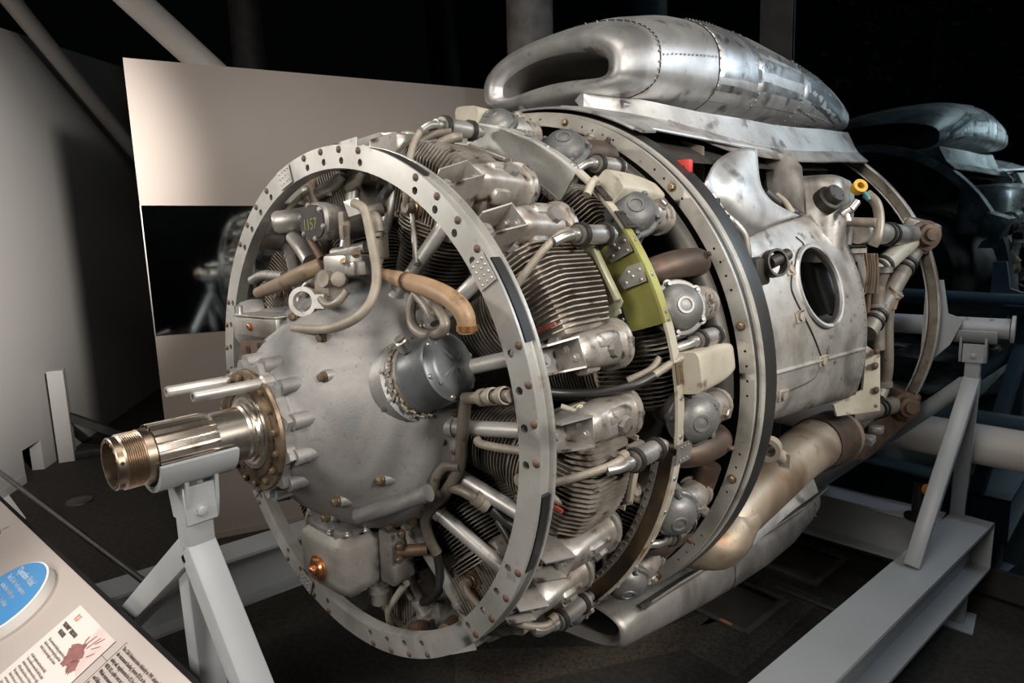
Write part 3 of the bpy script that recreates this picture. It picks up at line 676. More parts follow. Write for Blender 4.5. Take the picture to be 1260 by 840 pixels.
b = MB(); b.lathe([(-.006, .0195), (-.006, .0240), (.006, .0240), (.006, .0195)], 20, fr((0, .072, .64), (1, 0, 0)), closed=True); strap_me = b.mesh('coil_strap', dark)
b = MB(); b.tube([(-.055, .066, .625), (-.03, .07, .638), (.006, .072, .641)], .0095, 14, 4); b.cyl((-.012, .0715, .640), (.0, .072, .6405), .013, seg=14); conn_me = b.mesh('coil_connector', bright)
b = MB(); b.cyl((.113, .072, .64), (.135, .072, .64), .011, seg=14); term_me = b.mesh('coil_terminal', bright)
b = MB(); b.tube([(.0, .084, .628), (-.035, .078, .63), (-.075, .056, .60), (-.108, .022, .545), (-.116, .004, .500), (-.112, 0, .476)], .0078, 12, 6); b.cyl((-.118, 0, .475), (-.104, 0, .475), .0125, seg=14); b.cyl((-.02, .081, .629), (-.002, .084, .628), .011, seg=12); lead_me = b.mesh('ignition_lead', hose)
def baffle(m):
    b = MB(); b.plate([(.098, -.088, .455), (.098, .088, .455), (.098, .092, .575), (.098, .066, .612), (.098, -.066, .612), (.098, -.092, .575)], (1, 0, 0), .004)
    b.box((.0955, -.080, .53), (.005, .010, .14)); b.box((.0955, .080, .53), (.005, .010, .14)); b.box((.092, 0, .607), (.014, .12, .010), bev=.002, seg=1)
    for z_ in (.48, .51, .54, .57): b.rev((.093, -.08, z_), (-1, 0, 0), [(0, .0035), (.002, .0025), (.0022, .0001)], 8); b.rev((.093, .08, z_), (-1, 0, 0), [(0, .0035), (.002, .0025), (.0022, .0001)], 8)
    return b.mesh('cylinder_baffle', m)
baf = [baffle(pgreen), baffle(cream), baffle(alu)]
def place(name, me, par, th, dx=0.): return link(name, me, par, M.Rotation(rad(0), 4, 'X') @ rfl(th, dx))
def rfl(dth, dx=0.):          # rotate about the engine axis inside a cylinder's own frame
    a = rad(dth); c, s = math.cos(a), math.sin(a)
    return M(((1, 0, 0, dx), (0, c, s, 0), (0, -s, c, 0), (0, 0, 0, 1)))
b = MB(); b.lathe([(-.012, .030), (-.012, .059), (-.004, .061), (0, .058), (.001, .050), (.012, .0475), (.024, .038), (.031, .022), (.033, .0001)], 32)
b.lathe([(.0305, .019), (.034, .018), (.034, .013), (.0315, .012)], 20)
for k in range(5): a = 2*math.pi*k/5+.5; b.rev((.0535*math.cos(a), .0535*math.sin(a), -.008), (0, 0, 1), [(0, .0115), (.009, .0105), (.010, .0001)], 14); b.bolt((.0535*math.cos(a), .0535*math.sin(a), .002), (0, 0, 1), .0058, .009)
T_c = fr((-.052, 0, .668), (-.62, 0, .80))
rdome_me = {}
for k, m_ in enumerate((dome, domem)):
    q = MB(); q.add(b.v, b.f, T_c); rdome_me[k] = q.mesh('rocker_cover', m_)
q = MB(); q.rev((-.045, 0, .658), (.62, 0, -.80), [(0, .052), (.02, .05), (.06, .044), (.11, .046)], 22)
q.tube([(-.03, 0, .648), (.02, 0, .662), (.075, 0, .655), (.10, 0, .650)], [.036, .038, .034, .034], 18, 4); q.lathe([(-.008, .034), (-.008, .040), (.008, .040), (.008, .034)], 18, fr((.085, 0, .653), (1, 0, -.1)), closed=True)
q.bolt((.03, .0, .699), (0, 0, 1), .012, .012)
rbody_me = [None, None]; rbody_me[0] = q.mesh('rocker_box', rbm)
def cylinder(th, xc, front, idx):
    T = rf(xc, th); c = shared('cylinder', barrel_me, EN, T)
    link('cylinder_head', head_me, c)
    if front:
        for s in (-1, 1):
            A = rfl(13.3*s)
            link('rocker_box', rock_me, c, A); link('rocker_cover', rcov_me, c, A); link('rocker_cap', rcap_me, c, A)
            link('channel_bracket', brk_me, c, A); link('bracket_bushing', bush_me, c, A); link('pushrod_tube', prod_me[s], c)
        link('spark_plug', plug_me, c); [link('coil_strap', strap_me, c, M.Translation((x_, 0, 0))) for x_ in (.016, .096)]; link('ignition_coil', coil_me, c); link('coil_connector', conn_me, c); link('coil_terminal', term_me, c); link('ignition_lead', lead_me, c)
        link('cylinder_baffle', baf[(0, 1, 2)[idx % 3]], c)
    else:
        for s in (-1, 1):
            A = rfl(10.2*s); link('rocker_box', rbody_me[0], c, A); link('rocker_cover', rdome_me[(idx+s) % 2], c, A)
        [link('coil_strap', strap_me, c, rfl(-2.5, -.03) @ M.Translation((x_, 0, .028))) for x_ in (.016, .096)]
        link('ignition_coil', coil_me, c, rfl(-2.5, -.03) @ M.Translation((.0, 0, .028))); link('coil_connector', conn_me, c, rfl(-2.5, -.03) @ M.Translation((.0, 0, .028)))
for k in range(9): cylinder(29.4+40*k, .19, True, (0, 2, 2, 2, 2, 2, 2, 2, 1)[k])
for k in range(9): cylinder(9.4+40*k, .46, False, k)
redb = MB(); redb.box((0, 0, 0), (.004, .006, .09)); 
# paint marks on fins
for a, x, r in ((22, .100, .545), (-52, .098, .50), (72, .100, .50), (-14, .1, .53)):
    b = MB(rf(x, a, r)); b.box((-.0005, 0, 0), (.006, .007, .075)); part('paint_mark', b, redp, EN, 'short red paint stripe on the fins')

# ---- ring C: segmented baffle support ring
RCx, RC = .351, .664
segs = [(51, 128, ringm, .085, 'grey riveted ring segment'), (36, 51, cream, .012, None), (17.5, 36, green, .095, 'yellow green primed ring segment'), (-5, 17.5, cream, .012, None), (-62, -6.5, rustw, .046, 'white ring segment rusting through'), (-128, -62, ringm, .03, None), (128, 232, ringm, .03, None)]
for a0, a1, m_, web, lab in segs:
    b = MB(); A0, A1 = -a1, -a0; n = max(6, int((a1-a0)/2.5))
    b.lathe([(RCx-.012, RC+.001), (RCx+.016, RC+.001), (RCx+.016, RC-.005), (RCx-.012, RC-.005)], n, XF, A0, A1, closed=True)
    sg = part('support_ring', b, m_, EN, lab, 30)
    b = MB(); b.lathe([(RCx-.004, RC-.003), (RCx+.0, RC-.003), (RCx+.004, RC-web), (RCx, RC-web)], n, XF, A0, A1, closed=True)
    part('ring_web', b, (brownw if m_ is rustw else m_), sg, 'rusty brown ring web' if m_ is rustw else None, 30)
    if web > .02:
        b = MB(); b.lathe([(RCx-.008, RC-web+.008), (RCx-.003, RC-web+.008), (RCx-.003, RC-web-.006), (RCx-.008, RC-web-.006)], n, XF, A0, A1, closed=True)
        part('web_strip', b, dark if m_ is green else alu, sg)
        b = MB()
        for i in range(int((a1-a0)/2)): b.rev(pt(RCx-.008, RC-web+.001, a0+1+2*i), (-1, 0, 0), [(0, .0038), (.0025, .003), (.003, .0001)], 8)
        part('rivet_row', b, rust if m_ is not green else alu, sg, kind='stuff')
    b = MB()
    for i in range(int((a1-a0)/7)+1): a = a0+2+7*i; b.rev(pt(RCx+.002, RC+.001, a), pt(0, 1, a), [(0, .006), (.002, .005), (.0025, .0001)], 10)
    part('rim_rivet', b, alu, sg, kind='stuff')
for a, m_ in ((37.5, dark), (44, dark), (8.5, brownw), (67, ringm), (-6, alu)):
    b = MB(); vs = [pt(RCx-.014, RC+.0025, a-1.9), pt(RCx+.045, RC+.0055, a-1.9), pt(RCx+.045, RC+.0055, a+1.9), pt(RCx-.014, RC+.0025, a+1.9)]; b.plate(vs, pt(0, 1, a), .003)
    for x in (0, .015, .03):
        for d in (-1.2, 1.2): b.rev(pt(RCx+x, RC+.007, a+d), pt(0, 1, a), [(0, .0028), (.0016, .0022), (.0018, .0001)], 8)
    part('splice_plate', b, m_, EN, 'riveted joint plate on the segmented ring')
# gusset plates on the green segment
for a, dx in ((33, 0), (27, .0)):
    b = MB(); vs = [pt(RCx-.010, .662, a+2), pt(RCx-.010, .655, a-1.5), pt(RCx-.010, .60, a-1), pt(RCx-.010, .595, a+1.2), pt(RCx-.010, .628, a+2.6)]; b.plate(vs, (-1, 0, 0), .003)
    for r, d in ((.65, 1), (.63, .5), (.61, 0), (.645, -.8), (.625, 1.6)): b.rev(pt(RCx-.013, r, a+d), (-1, 0, 0), [(0, .0042), (.002, .0032), (.0025, .0001)], 8)
    part('gusset_plate', b, alu, EN)
# cream air ducts behind the segmented ring
def duct(a, w_, x0=.362, x1=.575, rt_=.712, m_=cream):
    T = rf(0, a); b = MB(T)
    L = []
    for t in range(7):
        f = t/6; x = x0+(x1-x0)*f; k = 1-.22*f**4; L.append(xsec(x, w_*k, .062*(1-.15*f*f), rt_-.036-.012*f*f, e=5))
    L.append(xsec(x1+.022, w_*.55, .034, rt_-.052, e=3.5))
    b.loft(L); return part('air_duct', b, m_, EN, 'cream painted air duct')
duct(44.5, .066); duct(8.2, .085); duct(84, .08); duct(124, .08); duct(-74, .07)
# exhaust pipes between the rear cylinders
for a, r, m_ in ((27.5, .688, exh), (-8.2, .680, exh), (58, .685, exh), (-30, .675, exh), (-66, .67, exh), (98, .69, exh), (138, .69, exh)):
    T = rf(0, a); b = MB(T); b.tube([(.385, 0, r-.06), (.41, 0, r-.035), (.46, 0, r-.016), (.545, 0, r-.012), (.575, 0, r-.03)], [.029, .030, .0315, .032, .032], 22, 5)
    p_ = part('exhaust_pipe', b, m_, EN, 'brown exhaust pipe'); b = MB(T); b.lathe([(-.006, .032), (-.006, .0375), (.006, .0375), (.006, .032)], 22, fr((.535, 0, r-.012), (1, 0, -.1)), closed=True); pieces('clamp_band', b, exh, p_)
    b = MB(T); b.bolt((.535, .0, r+.022), (0, 0, 1), .006, .01); part('clamp_bolt', b, exh, p_)
b = MB(); b.tube([pt(.56, .655, a) for a in range(-14, -75, -6)], .030, 18, 3); part('exhaust_collector', b, exh, EN, 'dark brown exhaust collector')
b = MB(); b.tube([pt(.575, .655, a) for a in range(0, 70, 6)], .028, 18, 3); part('exhaust_collector', b, crank, EN)

# ---- ring B: drilled firewall side ring with rubber seal
hB, hr = [], []
for k in range(18):
    for d in (-6, -3.2, -.4, 2.4): hB.append(20*k+d+6.5); 
b = MB(); holed(b, .603, .688, .7215, hB, .0032, .7045, 1.2, .005, 3)
b.lathe([(.603, .7215), (.612, .7225), (.613, .712), (.632, .712), (.633, .727), (.652, .729), (.652, .70), (.612, .69), (.603, .688)], 160, XF)
rb_ = part('drilled_ring', b, ringb, EN, 'grey cream drilled ring', 30)
b = MB(); b.lathe([(.652, .71), (.653, .7275), (.700, .736), (.716, .733), (.718, .70)], 160, XF); part('seal_band', b, black, rb_, 'dark rubber seal band')
b = MB(); b.lathe([(.6135, .7135), (.6135, .7195), (.631, .722), (.631, .7135)], 160, XF, closed=True); part('seal_cord', b, black, rb_)
bb = MB(); bb.bolt((0, 0, 0), (-1, 0, 0), .0085, .010); nmB = bb.mesh('ring_bolt', gold)
for k in range(12): shared('ring_bolt', nmB, rb_, M.Translation(pt(.603, .7045, 30*k+13.6)))
b = MB(); vs = [pt(.601, r, a) for a, r in ((84, .690), (84, .7205), (97, .7205), (97, .690))]; b.plate([pt(.6015, .690, 84), pt(.6015, .7205, 84), pt(.6015, .7205, 90), pt(.6015, .7205, 97), pt(.6015, .690, 97), pt(.6015, .690, 90)], (-1, 0, 0), .003)
for d in range(6):
    for r in (.698, .713): b.bolt(pt(.598, r, 85.2+2.1*d), (-1, 0, 0), .0055, .006)
part('splice_plate', b, ringb, rb_, 'bolted splice plate')
# ================================================================ NOSE ACCESSORIES
# distributor: dark cylinder on the nose case flank
dT = fr(pt(.012, .255, 21), pt(.10, 1, 21.5), (1, 0, 0))
b = MB(dT); b.lathe([(-.03, .088), (.006, .088), (.010, .080), (.022, .078)], 48); 
for k in range(9): a = 2*math.pi*k/9; b.bolt((.082*math.cos(a), .082*math.sin(a), .006), (0, 0, 1), .0055, .008)
db = part('distributor_base', b, cast, EN)
b = MB(dT)
for k in range(70):
    a = 2*math.pi*k/70; r = .077+random.uniform(-.002, .003); b.tube([(r*math.cos(a), r*math.sin(a), .013+random.uniform(0, .012)), ((r+.004)*math.cos(a+.09), (r+.004)*math.sin(a+.09), .020+random.uniform(-.006, .010))], .0028, 5)
b.lathe([(.010, .075), (.034, .074), (.036, .070)], 40); part('lacing_ring', b, hose, db, 'wire laced ring')
b = MB(dT); b.lathe([(.03, .072), (.036, .0745), (.041, .0725), (.100, .0705), (.102, .0715), (.110, .0710), (.112, .064), (.120, .057), (.124, .047), (.126, .0001)], 56)
di = part('distributor', b, distm, EN, 'dark slate round distributor cover')
b = MB(dT)
for k in range(4):
    a = 2*math.pi*k/4+.55; c, s = math.cos(a), math.sin(a); d = V((c, s, 0)); n_ = V((-s, c, 0))
    b.plate([d*.012+n_*.0025+V((0, 0, .1255)), d*.056+n_*.009+V((0, 0, .1155)), d*.060+V((0, 0, .116)), d*.056-n_*.009+V((0, 0, .1155)), d*.012-n_*.0025+V((0, 0, .1255))], (0, 0, 1), .0045)
pieces('cover_rib', b, distm, di)
for k in range(6):
    a = 2*math.pi*k/6+.2; b = MB(dT); b.rev((.0635*math.cos(a), .0635*math.sin(a), .110), (0, 0, 1), [(0, .0055), (.004, .0055), (.006, .004), (.006, .0001)], 12); part('cover_screw', b, bright, di)
b = MB(dT); b.rev((-.05, .055, .06), (-.6, .75, .25), [(0, .014), (.022, .013), (.024, .010), (.03, .010), (.03, .0001)], 16); part('cable_gland', b, bright, di)
def tubepart(name, pts, r, m, par=EN, seg=14, label=None, sub=6):
    b = MB(); b.tube(pts, r, seg, sub); return part(name, b, m, par, label)
def collar(par, p, d, r, l, m, name='collar'):
    b = MB(); b.rev(p, d, [(0, r*.8), (0, r), (l, r), (l, r*.8)], 18); return part(name, b, m, par)
X = AX
# orange tan hose above the distributor
h = tubepart('oil_hose', [X(470, 336, .02), X(497, 345, .0), X(530, 355, -.03), X(558, 370, -.045), X(572, 388, -.045), X(575, 408, -.04)], [.010, .0165, .018, .018, .018, .017, .016], tanh, label='bent orange tan oil hose', seg=18)
collar(h, X(501, 346, -.003), X(506, 347, -.008)-X(501, 346, -.003), .0195, .012, rust, 'hose_clamp'); collar(h, X(575, 400, -.04), V((0, 0, -1)), .0195, .01, copper, 'hose_clamp')
# taupe manifold: eyelet brackets and branches
def mani(*a, r=.0125, m=pipe): return tubepart('ignition_manifold', [X(u, v, x) for u, v, x in a], r, m, seg=14)
mm = mani((516, 352, .04), (506, 375, .03), (507, 398, .02), (520, 411, .01), (540, 410, 0.0), (548, 398, .0), (540, 382, .015), (525, 366, .03), (515, 356, .04), r=.0105)
mani((548, 366, .04), (538, 382, .02), (531, 388, .015), r=.010); mani((512, 362, .03), (525, 378, .02), (535, 398, .01), r=.0095)
m2 = mani((574, 487, .03), (571, 512, .035), (568, 545, .04), (566, 572, .045), (552, 600, .045), (533, 622, .045), (524, 640, .05), (530, 665, .06), (538, 680, .07), r=.0125)
mani((566, 574, .04), (548, 574, .03), (537, 586, .025), (535, 602, .03), (545, 612, .04), r=.0105)
mani((552, 598, .045), (570, 604, .05), (584, 612, .06), (598, 622, .08), r=.0115)
mani((572, 490, .02), (590, 489, .01), (604, 488, .0), (628, 487, .0), r=.0115)
for u, v, x in ((592, 489, .01), (602, 488, .0), (616, 487, 0)): collar(m2, X(u, v, x), X(u+8, v-1, x-.004)-X(u, v, x), .0165, .016, hose, 'coupling_nut')
for u, v, x in ((584, 611, .06), (592, 617, .07)): collar(m2, X(u, v, x), X(u+8, v+5, x+.01)-X(u, v, x), .0165, .016, hose, 'coupling_nut')
tubepart('conduit', [X(604, 626, .08), X(622, 640, .10), X(640, 650, .11)], .011, black)
tubepart('conduit', [X(586, 540, .05), X(592, 546, .05), X(615, 551, .06), X(646, 555, .08)], .0085, hose)
tubepart('conduit', [X(538, 680, .07), X(541, 702, .08), X(540, 725, .09), X(528, 738, .10), X(520, 740, .1)], .0105, black)
tubepart('conduit', [X(612, 640, .12), X(622, 655, .12), X(629, 668, .12)], .0095, black)
# brown link tube by the sump, its pillar
sx0, sx1, sy0, sy1, sz0, sz1 = -.085, .072, -.085, .10, -.402, -.288
b = MB(); 
b.loft([[V((x, y, z)) for x, y in rr_] for z, rr_ in [(zz, [((sx0+sx1)/2+p*k, (sy0+sy1)/2+q*k2) for p, q in rrect(sx1-sx0, sy1-sy0, 6, 7)]) for zz, k, k2 in ((sz0-.012, .86, .86), (sz0, .96, .96), (sz0+.014, 1, 1), (sz1-.02, 1.0, 1.0), (sz1-.006, .97, .96), (sz1+.004, .84, .80), (sz1+.012, .80, .72), (sz1+.024, .80, .72))]])
sp = part('oil_sump', b, sumpm, EN, 'taupe cast oil sump box')
b = MB(); b.loft([[V(((sx0+sx1)/2+.005+p, (sy0+sy1)/2+q, z)) for p, q in rrect(a, c, 6, 4)] for z, a, c in ((sz1+.012, .150, .165), (sz1+.02, .150, .165), (sz1+.022, .138, .152), (sz1+.06, .140, .155), (sz1+.09, .16, .18), (-.13, .2, .24))]); part('sump_neck', b, cast, nose)
q = V((sx0, .01, -.362)); b = MB(); b.rev(q, (-1, 0, 0), [(0, .030), (.005, .030), (.006, .023), (.012, .022), (.013, .014), (.013, .0001)], 24); b.box(q+V((-.016, 0, 0)), (.012, .02, .014), bev=.003, seg=1); part('drain_plug', b, copper, sp, 'copper drain plug')
b = MB(); 
for p in ((sx0+.03, sy0+.02), (sx0+.07, sy0+.008), (sx0+.01, sy0+.06)): b.bolt((p[0], p[1]-.006, sz1+.018), (0, 0, 1), .0065, .008)
pieces('neck_bolt', b, bright, sp)
b = MB(); b.tube([X(440, 636, -.085), X(528, 606, -.02)], [.016, .018], 18); b.dome(X(440, 636, -.085), (-.8, -.1, -.1), .018, .006); part('oil_line', b, cast, nose)
cpx = X(484, 682, .035)
b = MB(); b.box(cpx, (.045, .05, .13), bev=.007); b.box(cpx+V((.005, -.02, -.03)), (.06, .03, .045), bev=.005)
pl_ = part('scavenge_housing', b, sumpm, EN); 
bb = MB(); 
for u, v in ((479, 650), (494, 656), (491, 672), (491, 688)): bb.bolt(X(u, v, .01), (-.5, -.8, 0), .0075, .009)
pieces('housing_bolt', bb, gold, pl_)
tubepart('oil_link', [X(490, 678, .02), X(527, 675, .06)], .0135, rust, label='short brown oil link tube')
b = MB(); q = X(466, 722, .03); b.rev(q, (0, 0, -1), [(-.04, .015), (-.03, .022), (-.012, .022), (-.01, .026), (.008, .026), (.010, .020), (.04, .018), (.04, .0001)], 20); part('scavenge_fitting', b, sumpm, EN)
tubepart('lead_tube', [X(500, 717, .06), X(487, 735, .06), X(478, 752, .06), X(481, 771, .07)], .0085, cream)
tubepart('lead_tube', [X(497, 700, .07), X(499, 722, .08), X(506, 736, .09)], .0075, pipe)
b = MB(); q = X(517, 773, .06); b.rev(q, X(528, 774, .06)-q, [(-.03, .014), (-.01, .016), (-.008, .019), (.014, .019), (.016, .012), (.018, .012), (.018, .0001)], 18); part('drain_fitting', b, rust, EN)
b = MB(); q = X(552, 772, .08); b.rev(q, (-.8, -.3, .1), [(-.03, .016), (.02, .018), (.022, .012), (.022, .0001)], 18); part('drain_fitting', b, rust, EN)
for u0, v0, u1, v1 in ((503, 634, 506, 660),): 
    b = MB(); b.tube([X(u0-2, v0-8, .05), X(u1, v1, .06), X(u1+5, v1+14, .07)], .013, 14); b.cyl(X(500, 636, .05), X(503, 650, .055), .017); part('elbow_fitting', b, cream, EN)
# magneto with oil-black face plate, upper left
m0 = X(391, 273, -.02); 
b = MB(); k = rrect(.105, .085, 6, 3.0); b.loft([[m0+V((dx, p*s_, q*s_)) for p, q in k] for dx, s_ in ((-.012, .90), (-.006, 1), (.01, 1), (.012, .92), (.085, .90), (.095, .8))])
mg = part('magneto', b, alu, EN, 'grey magneto body')
b = MB(); b.loft([[m0+V((dx, p*.86, q*.86)) for p, q in k] for dx in (-.016, -.011)]); part('face_plate', b, dark, mg, 'oil-black face plate')
tm = bpy.data.curves.new('t', 'FONT'); tm.body = '1157'; tm.size = .032; tm.extrude = .0003; tm.resolution_u = 2
to = bpy.data.objects.new('t', tm); COL.objects.link(to); tme = bpy.data.meshes.new_from_object(to.evaluated_get(bpy.context.evaluated_depsgraph_get())); bpy.data.objects.remove(to)
tme.transform(M.Translation(-EO) @ fr(m0+V((-.0165, .032, -.018)), (-1, 0, 0), (0, -1, .05)) @ M.Diagonal((.85, 1.1, 1, 1))); tme.name = 'crayon_mark'; tme.materials.clear(); tme.materials.append(yink); link('crayon_mark', tme, mg)
b = MB(); 
for a in range(6): t = 2*math.pi*a/6+.3; b.bolt(m0+V((-.0155, .046*math.cos(t), .037*math.sin(t))), (-1, 0, 0), .0045, .004)
pieces('face_screw', b, alu, mg)
b = MB(); b.box(X(424, 275, -.01), (.02, .02, .05), bev=.004); b.box(X(424, 286, -.02), (.018, .014, .03), bev=.003); b.cyl(X(426, 292, -.02), X(427, 303, -.015), .007); pieces('terminal_block', b, hose, mg)
b = MB(); b.plate([X(424, 248, -.02), X(442, 243, 0), X(447, 262, 0), X(431, 267, -.02)], (-1, -.2, 0), .004); part('lug_plate', b, alu, mg)
tubepart('conduit', [X(436, 250, -.02), X(447, 256, -.03), X(452, 270, -.03), X(458, 300, -.04), X(463, 330, -.05), X(462, 355, -.06), X(452, 378, -.08), X(430, 396, -.10), X(400, 405, -.11), X(362, 404, -.115)], .0095, hose, label='braided conduit drooping from the magneto to the junction box', seg=16)
# cream valve block below
b = MB(); b.box(X(428, 326, .0), (.07, .085, .045), bev=.007); b.box(X(437, 330, -.03), (.03, .035, .028), bev=.004); b.cyl(X(396, 322, -.0), X(412, 319, -.0), .016); b.cyl(X(410, 312, 0), X(450, 304, .03), .012)
vb = part('valve_block', b, alu, EN); b = MB(); b.bolt(X(438, 312, -.03), (-.5, -.6, .4), .007, .006); b.bolt(X(423, 322, -.05), (-.8, -.4, .2), .006, .006); pieces('block_bolt', b, gold, vb)
tubepart('link_pipe', [X(377, 283, .0), X(386, 300, -.02), X(396, 318, -.02)], .010, rust); tubepart('intake_hose', [X(360, 292, .02), X(372, 305, .0), X(383, 322, -.01)], [.016, .020, .020], alu)
tubepart('oil_hose', [X(318, 360, -.02), X(345, 349, -.04), X(375, 335, -.05), X(395, 326, -.03)], [.014, .017, .018, .016], brh, label='tan oil hose sloping to the left', seg=18)
b = MB(); b.rev(X(362, 271, .03), (-.8, .5, -.1), [(-.06, .03), (0, .028), (.04, .027), (.05, .02), (.05, .0001)], 22); part('starter_pipe', b, alu, EN)
b = MB(); b.box(X(406, 348, -.02), (.05, .06, .06), bev=.01); b.rev(X(418, 345, -.05), (-.6, -.7, .2), [(0, .018), (.02, .016), (.024, .010), (.024, .0001)], 8); b.rev(X(402, 343, -.04), (-.9, -.2, .1), [(0, .020), (.012, .018), (.012, .0001)], 12); pieces('governor_head', b, hose, EN)
tubepart('conduit', [X(391, 362, -.06), X(402, 375, -.075), X(415, 372, -.075), X(427, 358, -.06)], .008, pipe)
T = fr(X(374, 371, -.085), (-.85, -.5, .1)); b = MB(T); b.lathe([(-.007, .022), (-.007, .032), (.007, .032), (.007, .022)], 28, closed=True); b.box((0, -.040, 0), (.03, .02, .016)); part('lifting_eye', b, alu, EN, 'round lifting eye')
tubepart('valve_tube', [X(372, 362, -.05), X(390, 337, -.03)], .013, alu)
b = MB()
for a, z in ((400, 0), (420, .01)): b.cyl(X(a, 352, .0), X(a+6, 335, .02), .010)
pieces('stud_row', b, alu, EN)
# gearbox bulge under the junction box
b = MB(); b.rev(X(306, 398, -.06), (-1, .35, .1), [(-.03, .062), (.0, .060), (.02, .052), (.03, .035), (.034, .0001)], 32); b.box(X(350, 392, -.03), (.10, .12, .05), bev=.018); part('accessory_drive', b, cast, EN)
# junction box
c0 = X(333, 403, -.13); 
JT = fr(c0+V((.055, .075, -.004)), (0, 0, 1), (1, .12, 0))
b = MB(JT); b.box((0, 0, 0), (.11, .15, .044), bev=.004, seg=2); jb = part('junction_box', b, alu, EN, 'light grey junction box')
b = MB(JT); b.box((0, 0, .024), (.118, .158, .005), bev=.0015, seg=1); part('lid', b, alu, jb)
b = MB(JT); b.rev((-.045, .075, .026), (0, 0, 1), [(0, .010), (.018, .010), (.020, .006), (.020, .0001)], 14); part('lid_plug', b, bright, jb)
b = MB(JT); b.bolt((-.0555, .02, 0), (-1, 0, 0), .007, .006); part('box_screw', b, copper, jb)
b = MB(JT); b.rev((.03, -.075, .002), (.3, -1, 0), [(0, .016), (.008, .016), (.010, .012), (.022, .012), (.022, .0001)], 8); b.rev((.05, -.078, -.004), (0, -1, 0), [(0, .008), (.012, .008), (.012, .0001)], 8); part('cable_gland', b, cream, jb)
# rusty lightening-hole bracket under the box
b = MB(); P = [X(u, v, -.135) for u, v in ((297, 418), (348, 420), (350, 440), (345, 448), (336, 436), (318, 436), (305, 446), (292, 452))]; b.plate(P, (1, 0, 0), .006)
bk = part('lifting_bracket', b, rust, EN, 'rust stained bracket with lightening holes')
b = MB()
for u, v in ((305, 430), (319, 426), (333, 429)): b.rev(X(u, v, -.1362), (-1, 0, 0), [(0, .0095), (.001, .0085), (.0011, .0001)], 16)
pieces('lightening_hole', b, dark, bk)
b = MB(); b.bolt(X(346, 443, -.142), (-1, -.3, 0), .010, .014); b.rev(X(349, 444, -.138), (-1, -.2, 0), [(0, .015), (.004, .015), (.004, .0001)], 20); part('bracket_bolt', b, gold, bk)
# extra plumbing seen through the ring
for pts, r, m_ in (([(468, 230, .12), (472, 222, .11), (480, 228, .1), (470, 245, .08), (470, 258, .06)], .011, black), ([(452, 262, .02), (462, 268, .0), (466, 285, -.0)], .012, hose),
                   ([(506, 245, .1), (510, 300, .08), (512, 325, .06)], .006, alu), ([(330, 255, .06), (345, 240, .08), (358, 228, .09)], .010, rust), ([(385, 250, .08), (384, 225, .10), (392, 214, .12)], .009, tanh),
                   ([(345, 270, .05), (352, 262, .05), (362, 250, .06), (380, 236, .08), (410, 238, .10)], .007, cream), ([(310, 345, .02), (325, 338, .02), (350, 340, .0)], .012, alu), ([(392, 238, .09), (412, 226, .1), (424, 215, .11)], .016, rbm), ([(428, 232, .10), (440, 224, .1), (446, 214, .11)], .010, hose)):
    tubepart('plumbing_line', [X(u, v, x) for u, v, x in pts], r, m_)
b = MB(); b.box(X(466, 302, .02), (.03, .035, .055), bev=.005); b.box(X(462, 282, .01), (.025, .03, .03), bev=.004); b.cyl(X(452, 262, .0), X(470, 258, .03), .014); b.cyl(X(462, 290, .0), X(462, 282, 0), .014); pieces('elbow_connector', b, hose, EN)
# leads and pipes between ring A and ring C
for pts, r, m_ in (([(668, 482, .12), (700, 484, .16), (740, 482, .2), (780, 474, .24), (805, 462, .28)], .0085, black), ([(800, 464, .30), (835, 442, .36), (848, 440, .38)], .0085, hose),
                   ([(690, 500, .12), (712, 506, .14), (735, 500, .18)], .006, cream), ([(522, 190, .14), (540, 178, .16), (556, 170, .18), (566, 168, .2)], .011, pipe), ([(518, 205, .13), (522, 190, .14), (530, 182, .15), (548, 178, .18)], .010, cream),
                   ([(500, 195, .12), (512, 178, .14), (532, 166, .17), (556, 162, .2)], .0085, pipe), ([(686, 556, .1), (700, 568, .12), (735, 588, .18), (752, 588, .2), (764, 582, .22)], .0085, black), ([(676, 590, .1), (680, 612, .1), (700, 618, .12), (722, 608, .14), (738, 590, .18)], .0085, hose),
                   ([(655, 772, .2), (662, 778, .2), (676, 772, .22), (690, 762, .24)], .010, bright), ([(772, 468, .30), (800, 455, .33), (812, 440, .35)], .0075, hose), ([(722, 240, .3), (728, 226, .32), (735, 220, .33)], .009, cream)):
    tubepart('ignition_lead', [X(u, v, x) for u, v, x in pts], r, m_)
b = MB(); b.plate([X(696, 502, .13), X(720, 512, .15), X(738, 500, .19), X(716, 494, .17)], (-.5, -.7, .3), .003); b.bolt(X(714, 503, .145), (-.5, -.7, .3), .006, .006); part('lead_clip', b, pgreen, EN)

# ================================================================ ACCESSORY SECTION
def pc(x, th, dr=0): return pt(x, .46+.175*x+dr, th)
